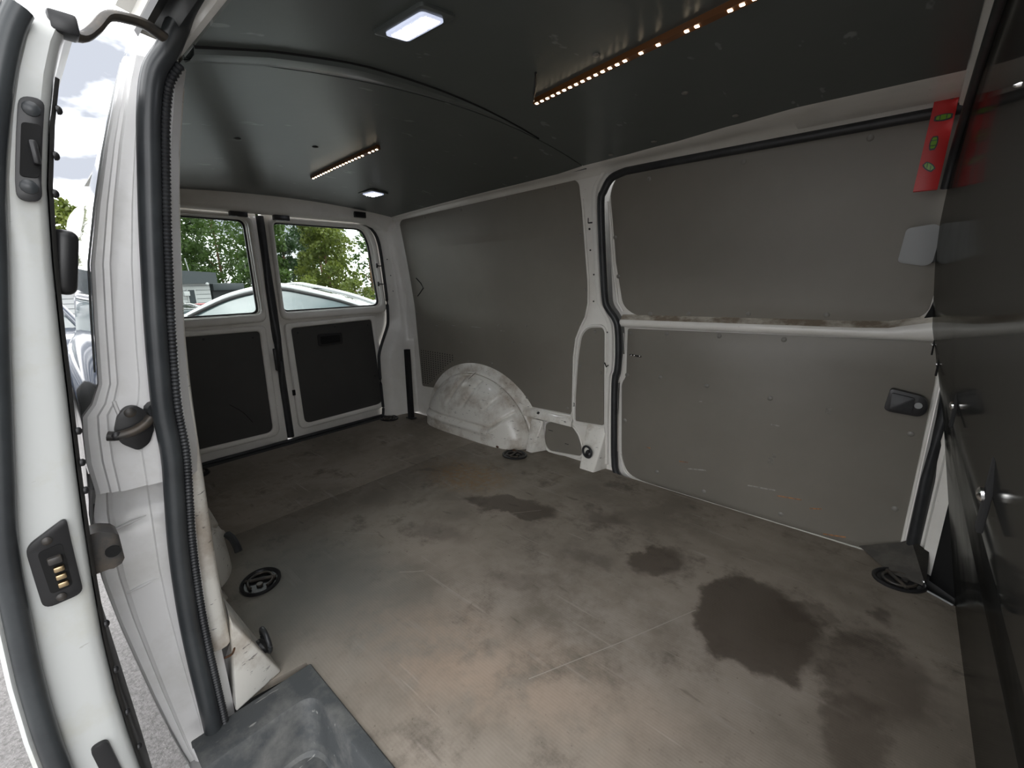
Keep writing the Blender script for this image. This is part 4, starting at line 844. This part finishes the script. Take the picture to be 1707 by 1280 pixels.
# LED strips
def strip(x0, x1, y0, y1, n, label, skip=()):
    zc_ = Zc((x0+x1)/2, 0)-0.006
    t = empty('led_strip', ((x0+x1)/2, (y0+y1)/2, zc_), label, 'light strip', 'warm LED strips along the roof')
    def at(k, dz, dy=0.0):
        x = x0+(x1-x0)*k; y = y0+(y1-y0)*k; return Vector((x, y+dy, Zc(x, y)-0.006-dz))
    bm = bmesh.new(); pts = [at(k/8, 0.006) for k in range(9)]
    add_tube(bm, pts, 0.0115, 4, ry=0.0085, ref=(0, 0.7071, 0.7071)); put(bm, 'profile', 'led_profile', t, 20)
    me = None
    for i in range(n):
        if i in skip: continue
        c = at((i+0.5)/n, 0.0130, 0.0)
        if me is None:
            bm = bmesh.new(); add_box(bm, (0, 0, 0), (0.0085, 0.0070, 0.0030), None, 0.0008, 1); o = finish(bm, 'led', 'led_warm'); me = o.data; bpy.data.objects.remove(o)
        o = bpy.data.objects.new('led', me); C.objects.link(o); o.parent = t; o.location = c - world_loc(t)
    return t
s1 = strip(1.888, 2.70, 0.047, -0.115, 38, 'long warm LED strip on the roof with a loose black wire end', skip=(15, 17, 19, 20, 23, 24))
tube('wire', catmull([(1.900, 0.028, Zc(1.9, 0)-0.012), (1.905, 0.02, Zc(1.9, 0)-0.020), (1.95, -0.03, Zc(1.95, 0)-0.014), (2.0, -0.088, Zc(2.0, 0)-0.010)], 5), 0.003, 'black_plastic', s1, 6)
strip(0.64, 1.215, -0.012, -0.028, 22, 'short warm LED strip on the roof above the rear doors', skip=(18,))

# red spirit level
lv = empty('spirit_level', (2.748, 0.705, 1.18), 'red spirit level with three green vials stuck up beside the bulkhead', 'spirit level')
def lvm(u, v, w):   # u across 0..0.05, v up 0..0.245
    return (2.722+u+0.010*v/0.245, 0.700-0.010*(v/0.245)-w, 1.182+v)
bm = None
plate('level_body', rnd([(0, 0), (0, 0.243), (0.047, 0.240), (0.050, 0)], 0.002), lvm, 0.018, 'level_red', lv, w0=-0.018, bev=0.002, cutv=(0.1,))
for (u, v, a, l) in ((0.026, 0.178, 0.0, 0.036), (0.019, 0.118, math.pi/2, 0.034), (0.021, 0.060, -0.75, 0.030)):
    ca, sa = math.cos(a), math.sin(a)
    def oval(k, du=l/2, dv=0.0085): return [(u+ca*x-sa*y, v+sa*x+ca*y) for x, y in [(du*k*max(-1, min(1, 1.25*math.cos(t))), dv*k*math.sin(t)) for t in [2*math.pi*j/20 for j in range(20)]]]
    vw = plate('vial_window', oval(1.0), lvm, 0.0012, 'black_plastic', lv, cutv=())
    plate('vial', oval(0.78, l/2, 0.0075), lvm, 0.003, 'vial_green', vw, w0=0.001)
    for s_ in (-0.18, 0.18): 
        c = lvm(u+ca*l*s_, v+sa*l*s_, 0.0045); box('vial_line', c, (0.0015 if abs(ca) > 0.5 else 0.012, 0.001, 0.012 if abs(ca) > 0.5 else 0.0015), 'black_plastic', vw, None, 0)
tube('hang_hole', [lvm(0.034, 0.222, 0.0), lvm(0.034, 0.222, 0.0015)], 0.0045, 'dark_steel', lv, 10)

# small things lying on the floor
def crumb(x, y, r, m, label, name='pebble', cat='pebble', z=0):
    bm = bmesh.new(); bmesh.ops.create_icosphere(bm, subdivisions=1, radius=r)
    for v in bm.verts: v.co *= random.uniform(0.75, 1.15); v.co.z *= 0.7
    o = finish(bm, name, m, None, (x, y, z+r*0.6)); tag(o, label, cat); return o
crumb(2.165, -0.34, 0.0075, 'brass', 'small tan pebble on the floor in front of the step well')
crumb(1.765, -0.685, 0.008, 'rust', 'rusty screw head at the corner of the step well', 'screw_head', 'screw')
crumb(2.56, -0.20, 0.004, 'cladding_white', 'tiny white crumb on the floor beyond the large dark stain', 'crumb', 'crumb')
crumb(2.853, 0.63, 0.005, 'cladding_white', 'tiny white crumb beside the worn front tie-down eye', 'crumb', 'crumb')
crumb(2.985, 0.60, 0.006, 'chrome', 'shiny screw at the foot of the bulkhead', 'screw_head', 'screw')
crumb(2.92, 0.12, 0.005, 'chrome', 'small metal crumb on the floor close along the bulkhead', 'crumb', 'crumb')

# ================================================================== OUTSIDE
def local_put(bm, name, m, parent, smooth=35):
    o = finish(bm, name, m, None, None, smooth); o.parent = parent; return o
def vehicle(name, label, paint, loc, rz, L=4.2, Wd=1.78, H=1.46, belt=0.92, cab=(0.20, 0.36, 0.72, 0.93), hood=0.86, group=None, glassy='car_glass', tall=False):
    """front at local +x; cab = fractions from the REAR: rear-window base, roof rear, roof front, windscreen base"""
    r = empty(name, loc, label, 'car', group); r.rotation_euler = (0, 0, rz)
    hw = Wd/2
    def X(f): return (f-0.5)*L
    # lower body
    st_ = [(0.0, 0.42, belt*0.86, 0.80), (0.015, 0.30, belt*0.97, 0.90), (0.06, 0.24, belt, 0.97), (0.20, 0.22, belt, 1.0), (0.5, 0.20, belt, 1.0), (cab[3], 0.22, belt-0.01, 0.99), (0.93 if cab[3] < 0.9 else 0.96, 0.24, hood*0.92, 0.93), (0.985, 0.30, hood*0.80, 0.80), (1.0, 0.36, hood*0.66, 0.70)]
    st_.sort()
    bm = bmesh.new(); rings = []
    for f, zl, zt, k in st_:
        y = hw*k
        sec = [(-y*0.86, zl), (-y*0.98, zl+0.10), (-y, (zl+zt)*0.52), (-y*0.985, zt*0.90), (-y*0.93, zt), (-y*0.5, zt+0.02), (0, zt+0.03), (y*0.5, zt+0.02), (y*0.93, zt), (y*0.985, zt*0.90), (y, (zl+zt)*0.52), (y*0.98, zl+0.10), (y*0.86, zl)]
        rings.append([bm.verts.new((X(f), a, b)) for a, b in sec])
    n = len(rings[0])
    for i in range(len(rings)-1):
        for j in range(n): bm.faces.new((rings[i][j], rings[i][(j+1) % n], rings[i+1][(j+1) % n], rings[i+1][j]))
    bm.faces.new(rings[0][::-1]); bm.faces.new(rings[-1]); local_put(bm, 'body', paint, r, 50)
    # greenhouse frame lines
    r0, r1, r2, r3 = cab; bw, tw = hw*0.90, hw*0.70
    N_ = 14
    prof = []   # (x, z) along the arc from rear base over the roof to the windscreen base
    ctrl = [(X(r0), belt), (X(r0*0.45+r1*0.55), belt+(H-belt)*0.62), (X(r1), H-0.045), (X((r1+r2)/2), H), (X(r2), H-0.06), (X(r2*0.48+r3*0.52), belt+(H-belt)*0.50), (X(r3), belt)]
    arc = catmull([(a, 0, b) for a, b in ctrl], 6)
    def side(p, off=0.0): k = (p.z-belt)/(H-belt); return bw+(tw-bw)*max(0, k)+off
    rf = [p for p in arc]
    i1, i2 = 12, 24
    bm = bmesh.new(); rows = []
    for p in rf[i1-1:i2+2]:
        s = side(p)+0.01; rows.append([bm.verts.new((p.x, y_*s, p.z+0.03*(1-y_*y_))) for y_ in (-1, -0.85, -0.45, 0, 0.45, 0.85, 1)])
    for a, b in zip(rows, rows[1:]):
        for j in range(6): bm.faces.new((a[j], a[j+1], b[j+1], b[j]))
    bmesh.ops.solidify(bm, geom=bm.faces[:], thickness=0.03); local_put(bm, 'roof', paint, r, 50)
    for nm, rng_ in (('rear_window', rf[0:i1]), ('windscreen', rf[i2+1:])):
        bm = bmesh.new(); rows = []
        for p in rng_:
            s = side(p)-0.03; rows.append([bm.verts.new((p.x, y_*s, p.z+0.02*(1-y_*y_)-0.005)) for y_ in (-1, -0.5, 0, 0.5, 1)])
        for a, b in zip(rows, rows[1:]):
            for j in range(4): bm.faces.new((a[j], a[j+1], b[j+1], b[j]))
        bmesh.ops.solidify(bm, geom=bm.faces[:], thickness=0.01); local_put(bm, nm, glassy, r, 60)
    for sg in (-1, 1):
        bm = bmesh.new(); add_tube(bm, [(p.x, sg*(side(p)), p.z) for p in rf], 0.048, 8, ry=0.042, ref=(0, 1, 0)); local_put(bm, 'roof_rail', paint, r, 60)
        bm = bmesh.new(); add_tube(bm, [(p.x*0.985+0.0, sg*(side(p)+0.030), belt+(p.z-belt)*0.90) for p in rf[1:-1]], 0.026, 8, ry=0.022, ref=(0, 1, 0)); local_put(bm, 'window_trim', 'black_plastic', r, 60)
        # side panes: split by the B pillar
        xm = X((r1+r2)/2-0.02)
        top = [(p.x, p.z-0.035) for p in rf]
        for part_ in (0, 1):
            seg = [(x, z) for x, z in top if (x < xm-0.03 if part_ == 0 else x > xm+0.03) and z > belt+0.02]
            if len(seg) < 2: continue
            xe = xm-0.03 if part_ == 0 else xm+0.03
            ze = H-0.045; pts = ([(seg[0][0]+0.03, belt)] + seg + [(xe, ze), (xe, belt)]) if part_ == 0 else ([(xe, belt), (xe, ze)] + seg + [(seg[-1][0]-0.03, belt)])
            bm = bmesh.new(); vs = []
            for x, z in pts:
                k = (z-belt)/(H-belt); vs.append(bm.verts.new((x, sg*(bw+(tw-bw)*k-0.01), z)))
            bm.faces.new(vs); bmesh.ops.triangulate(bm, faces=bm.faces[:]); bmesh.ops.solidify(bm, geom=bm.faces[:], thickness=0.008)
            local_put(bm, 'side_window', glassy, r, 0)
        bm = bmesh.new(); add_tube(bm, [(xm, sg*bw, belt), (xm, sg*(tw+0.02), H-0.04)], 0.035, 6, ry=0.02); local_put(bm, 'door_pillar', 'black_plastic', r)
        bm = bmesh.new(); add_box(bm, (X(r3)-0.20, sg*(hw+0.10), belt+0.06), (0.12, 0.20, 0.13), None, 0.04, 3); local_put(bm, 'mirror', paint, r)
        for f in (0.18, 0.80):
            bm = bmesh.new(); disc_bm(bm, (X(f), sg*(hw-0.20), 0.315), (0, sg, 0), 0.315, 0.21, 28); wh_ = local_put(bm, 'wheel', 'tyre', r)
            bm = bmesh.new(); disc_bm(bm, (X(f), sg*(hw+0.008), 0.315), (0, sg, 0), 0.215, 0.012, 20); local_put(bm, 'hubcap', 'alloy', wh_)
        bm = bmesh.new(); add_box(bm, (X(0.02), sg*hw*0.72, belt*0.82), (0.10, 0.30, 0.18), None, 0.03); local_put(bm, 'tail_lamp', 'tail_red', r)
        bm = bmesh.new(); add_box(bm, (X(0.962), sg*hw*0.62, hood*0.72), (0.12, 0.34, 0.13), None, 0.03); local_put(bm, 'headlamp', 'chrome', r)
    return r
def gl(x, y): return (x, y, gz(x))
vehicle('silver_car', 'silver car parked just behind the rear doors', 'car_silver', gl(-5.0, 2.38), math.radians(54), L=4.1, H=1.44, belt=0.99, cab=(0.12, 0.36, 0.52, 0.80), hood=0.92)
vehicle('red_car', 'red hatchback parked beyond the silver car', 'car_red', gl(-13.0, 3.5), math.radians(95), L=4.0, H=1.46, belt=0.86, cab=(0.04, 0.18, 0.62, 0.84))
vehicle('dark_hatchback', 'dark grey hatchback seen through the left rear window', 'car_dark', gl(-9.8, 1.05), math.radians(178), L=4.0, H=1.32, belt=0.88, cab=(0.03, 0.12, 0.60, 0.82))
vehicle('silver_hatchback', 'pale silver car half hidden behind the red one', 'car_silver', gl(-16.2, 5.6), math.radians(90), L=4.2, H=1.42, belt=0.9)
vehicle('black_car', 'black car parked behind the van near the open sliding door', 'car_navy', gl(-6.9, -1.32), math.radians(4), L=4.3, H=1.45, belt=0.95, cab=(0.04, 0.2, 0.6, 0.8))
vehicle('white_car', 'white car parked far behind the black car', 'car_white', gl(-14.0, -2.2), math.radians(10), L=4.3, H=1.5)

# white workshop building with a dark fascia
def building():
    wx = -21.5; g = -2.07
    b = empty('workshop_building', (wx, 4.4, g), 'white clad single storey building with deep dark grey fascia', 'building')
    y0, y1 = -3.2, 5.30; zt = 0.86
    bm = bmesh.new(); add_box(bm, (wx-3, (y0+y1)/2, (g+zt)/2), (6, y1-y0, zt-g)); put(bm, 'wall', 'cladding_white', b)
    for k in range(9):
        z = zt-0.12-0.19*k; box('cladding_joint', (wx+0.004, (y0+y1)/2, z), (0.012, y1-y0, 0.018), 'fascia_grey', b, None, 0)
    # sloping fascia: lower towards the right end
    bm = bmesh.new()
    P = [(wx+0.35, y0-0.3, zt-0.03), (wx+0.35, y1+0.25, zt-0.02), (wx+0.35, y1+0.25, zt+0.46), (wx+0.35, y0-0.3, 1.98)]
    f = [bm.verts.new(p) for p in P]; b2 = [bm.verts.new((p[0]-6.7, p[1], p[2])) for p in P]
    bm.faces.new(f); bm.faces.new(b2[::-1])
    for i in range(4): bm.faces.new((f[i], f[(i+1) % 4], b2[(i+1) % 4], b2[i]))
    rf = put(bm, 'roof_fascia', 'fascia_grey', b)
    for yy in (3.72, 4.55):
        wn_ = box('window', (wx+0.01, yy, 0.25), (0.06, 0.34, 0.75), 'cladding_white', b, None, 0.01); box('pane', (wx+0.035, yy, 0.25), (0.03, 0.24, 0.64), 'window_dark', wn_, None, 0)
    box('air_unit', (wx+0.15, 4.33, 0.42), (0.25, 0.22, 0.20), 'cladding_white', b, None, 0.02)
    bm = bmesh.new(); disc_bm(bm, (wx+0.4, 5.12, 0.82), (1, 0, 0), 0.07, 0.06, 12, 0.05); put(bm, 'lamp', 'cladding_white', b)
    tube('aerial', [(wx, 4.62, 1.3), (wx-0.02, 4.55, 1.95)], 0.02, 'grey_plastic', b, 6)
building()
sh = empty('dark_shed', (-23, 6.35, -2.07), 'low dark clad shed beside the white building', 'building')
bm = bmesh.new(); add_box(bm, (-25, 6.35, -0.75), (4, 1.15, 2.65)); put(bm, 'wall', 'clad_dark', sh)
for k in range(5): box('wall_board', (-22.99, 6.35, 0.42-0.22*k), (0.03, 1.15, 0.16), 'clad_dark', sh, None, 0.005)
box('roof', (-24.7, 6.33, 0.66), (4.8, 1.35, 0.32), 'fascia_grey', sh, None, 0.02)

# trees
def tree(label, x, y, h, rad, leafm, n=6500, leaf=0.27, base=0.12, clumps=26, name='leafy_tree'):
    g = gz(x); t = empty(name, (x, y, g), label, 'tree', 'trees beyond the car park')
    tube('trunk', catmull([(x, y, g), (x+0.05, y+0.08, g+h*0.3), (x-0.06, y+0.02, g+h*0.6), (x+0.02, y, g+h*0.92)], 4), 0.16, 'bark', t, 8, rfn=lambda i: max(0.15, 1-i/13.5))
    cl = []
    for k in range(clumps):
        f = base + (1-base)*(k+0.5)/clumps; a = k*2.39996; rr = rad*(0.30+0.75*math.sin(math.pi*min(1, max(0.06, (f-base)/(1-base)*0.92+0.05)))**0.8)*rng.uniform(0.35, 0.95)
        cl.append((x+rr*math.cos(a), y+rr*math.sin(a), g+h*f*rng.uniform(0.95, 1.02), rad*rng.uniform(0.30, 0.50)))
    for c in cl[2::4]:
        tube('branch', [(x, y, c[2]-rad*0.5), ((x+c[0])/2, (y+c[1])/2, c[2]-rad*0.12), (c[0], c[1], c[2])], 0.05, 'bark', t, 5, rfn=lambda i: 1-0.35*i)
    cl = np.array(cl); idx = rng.integers(0, len(cl), n); d = rng.normal(size=(n, 3)); d /= np.linalg.norm(d, axis=1)[:, None]
    ctr = cl[idx, :3] + d*(cl[idx, 3]*rng.uniform(0.25, 1.05, n)**0.6)[:, None]*np.array([1, 1, 0.75])
    u = rng.normal(size=(n, 3)); u /= np.linalg.norm(u, axis=1)[:, None]; v = np.cross(u, rng.normal(size=(n, 3))); v /= np.linalg.norm(v, axis=1)[:, None]
    s = (leaf*rng.uniform(0.5, 1.2, n))[:, None]
    q = np.stack([ctr-u*s*0.5, ctr+v*s*0.32, ctr+u*s*0.5, ctr-v*s*0.32], 1).reshape(-1, 3) - np.array([x, y, g])
    me = bpy.data.meshes.new('foliage'); me.vertices.add(4*n); me.vertices.foreach_set('co', q.ravel()); me.loops.add(4*n); me.polygons.add(n)
    me.loops.foreach_set('vertex_index', np.arange(4*n, dtype=np.int32)); me.polygons.foreach_set('loop_start', np.arange(0, 4*n, 4, dtype=np.int32))
    me.update(calc_edges=True); me.materials.append(MATS[leafm])
    o = bpy.data.objects.new('foliage', me); C.objects.link(o); o.parent = t; o['kind'] = 'stuff'
    return t
TREES = [('tall dark tree at the left end behind the white building', -33.0, 6.4, 9.5, 2.6, 'leaf_mid', 12000),
         ('broad green tree farthest back behind the white building', -40.5, 11.2, 11.0, 3.0, 'leaf_mid', 13000),
         ('green tree rising over the low dark shed', -25.0, 9.2, 8.0, 1.4, 'leaf_mid', 7000),
         ('dark leafy tree between the two rear window views', -31.0, 12.6, 9.5, 2.2, 'leaf_dark', 11000),
         ('light yellow green tree above the silver car', -25.5, 13.0, 6.6, 1.9, 'leaf_light', 7500),
         ('tall thin-crowned tree behind the yellow green one', -38, 18.6, 9.6, 2.5, 'leaf_mid', 6000),
         ('slender tree with a reddish trunk at the right window edge', -27, 17.0, 7.2, 1.3, 'leaf_mid', 1500),
         ('green tree showing beyond the open sliding door', -31.5, 1.9, 7.4, 1.5, 'leaf_light', 6000),
         ('pointed dark tree behind the black car', -36, -2.2, 8.0, 1.8, 'leaf_dark', 7000)]
for (lb, x, y, h, rd, lm, n) in TREES: tree(lb, x, y, h, rd, lm, n)
for (lb, x, y, h, rd) in (('low hedge shrub behind the silver car roof on the right', -21, 12.3, 2.9, 1.0), ('low hedge shrub behind the silver car roof on the left', -21, 9.6, 3.0, 1.0)):
    tree(lb, x, y, h, rd, 'leaf_light', 3000, 0.16, 0.05, 14, 'hedge_shrub')
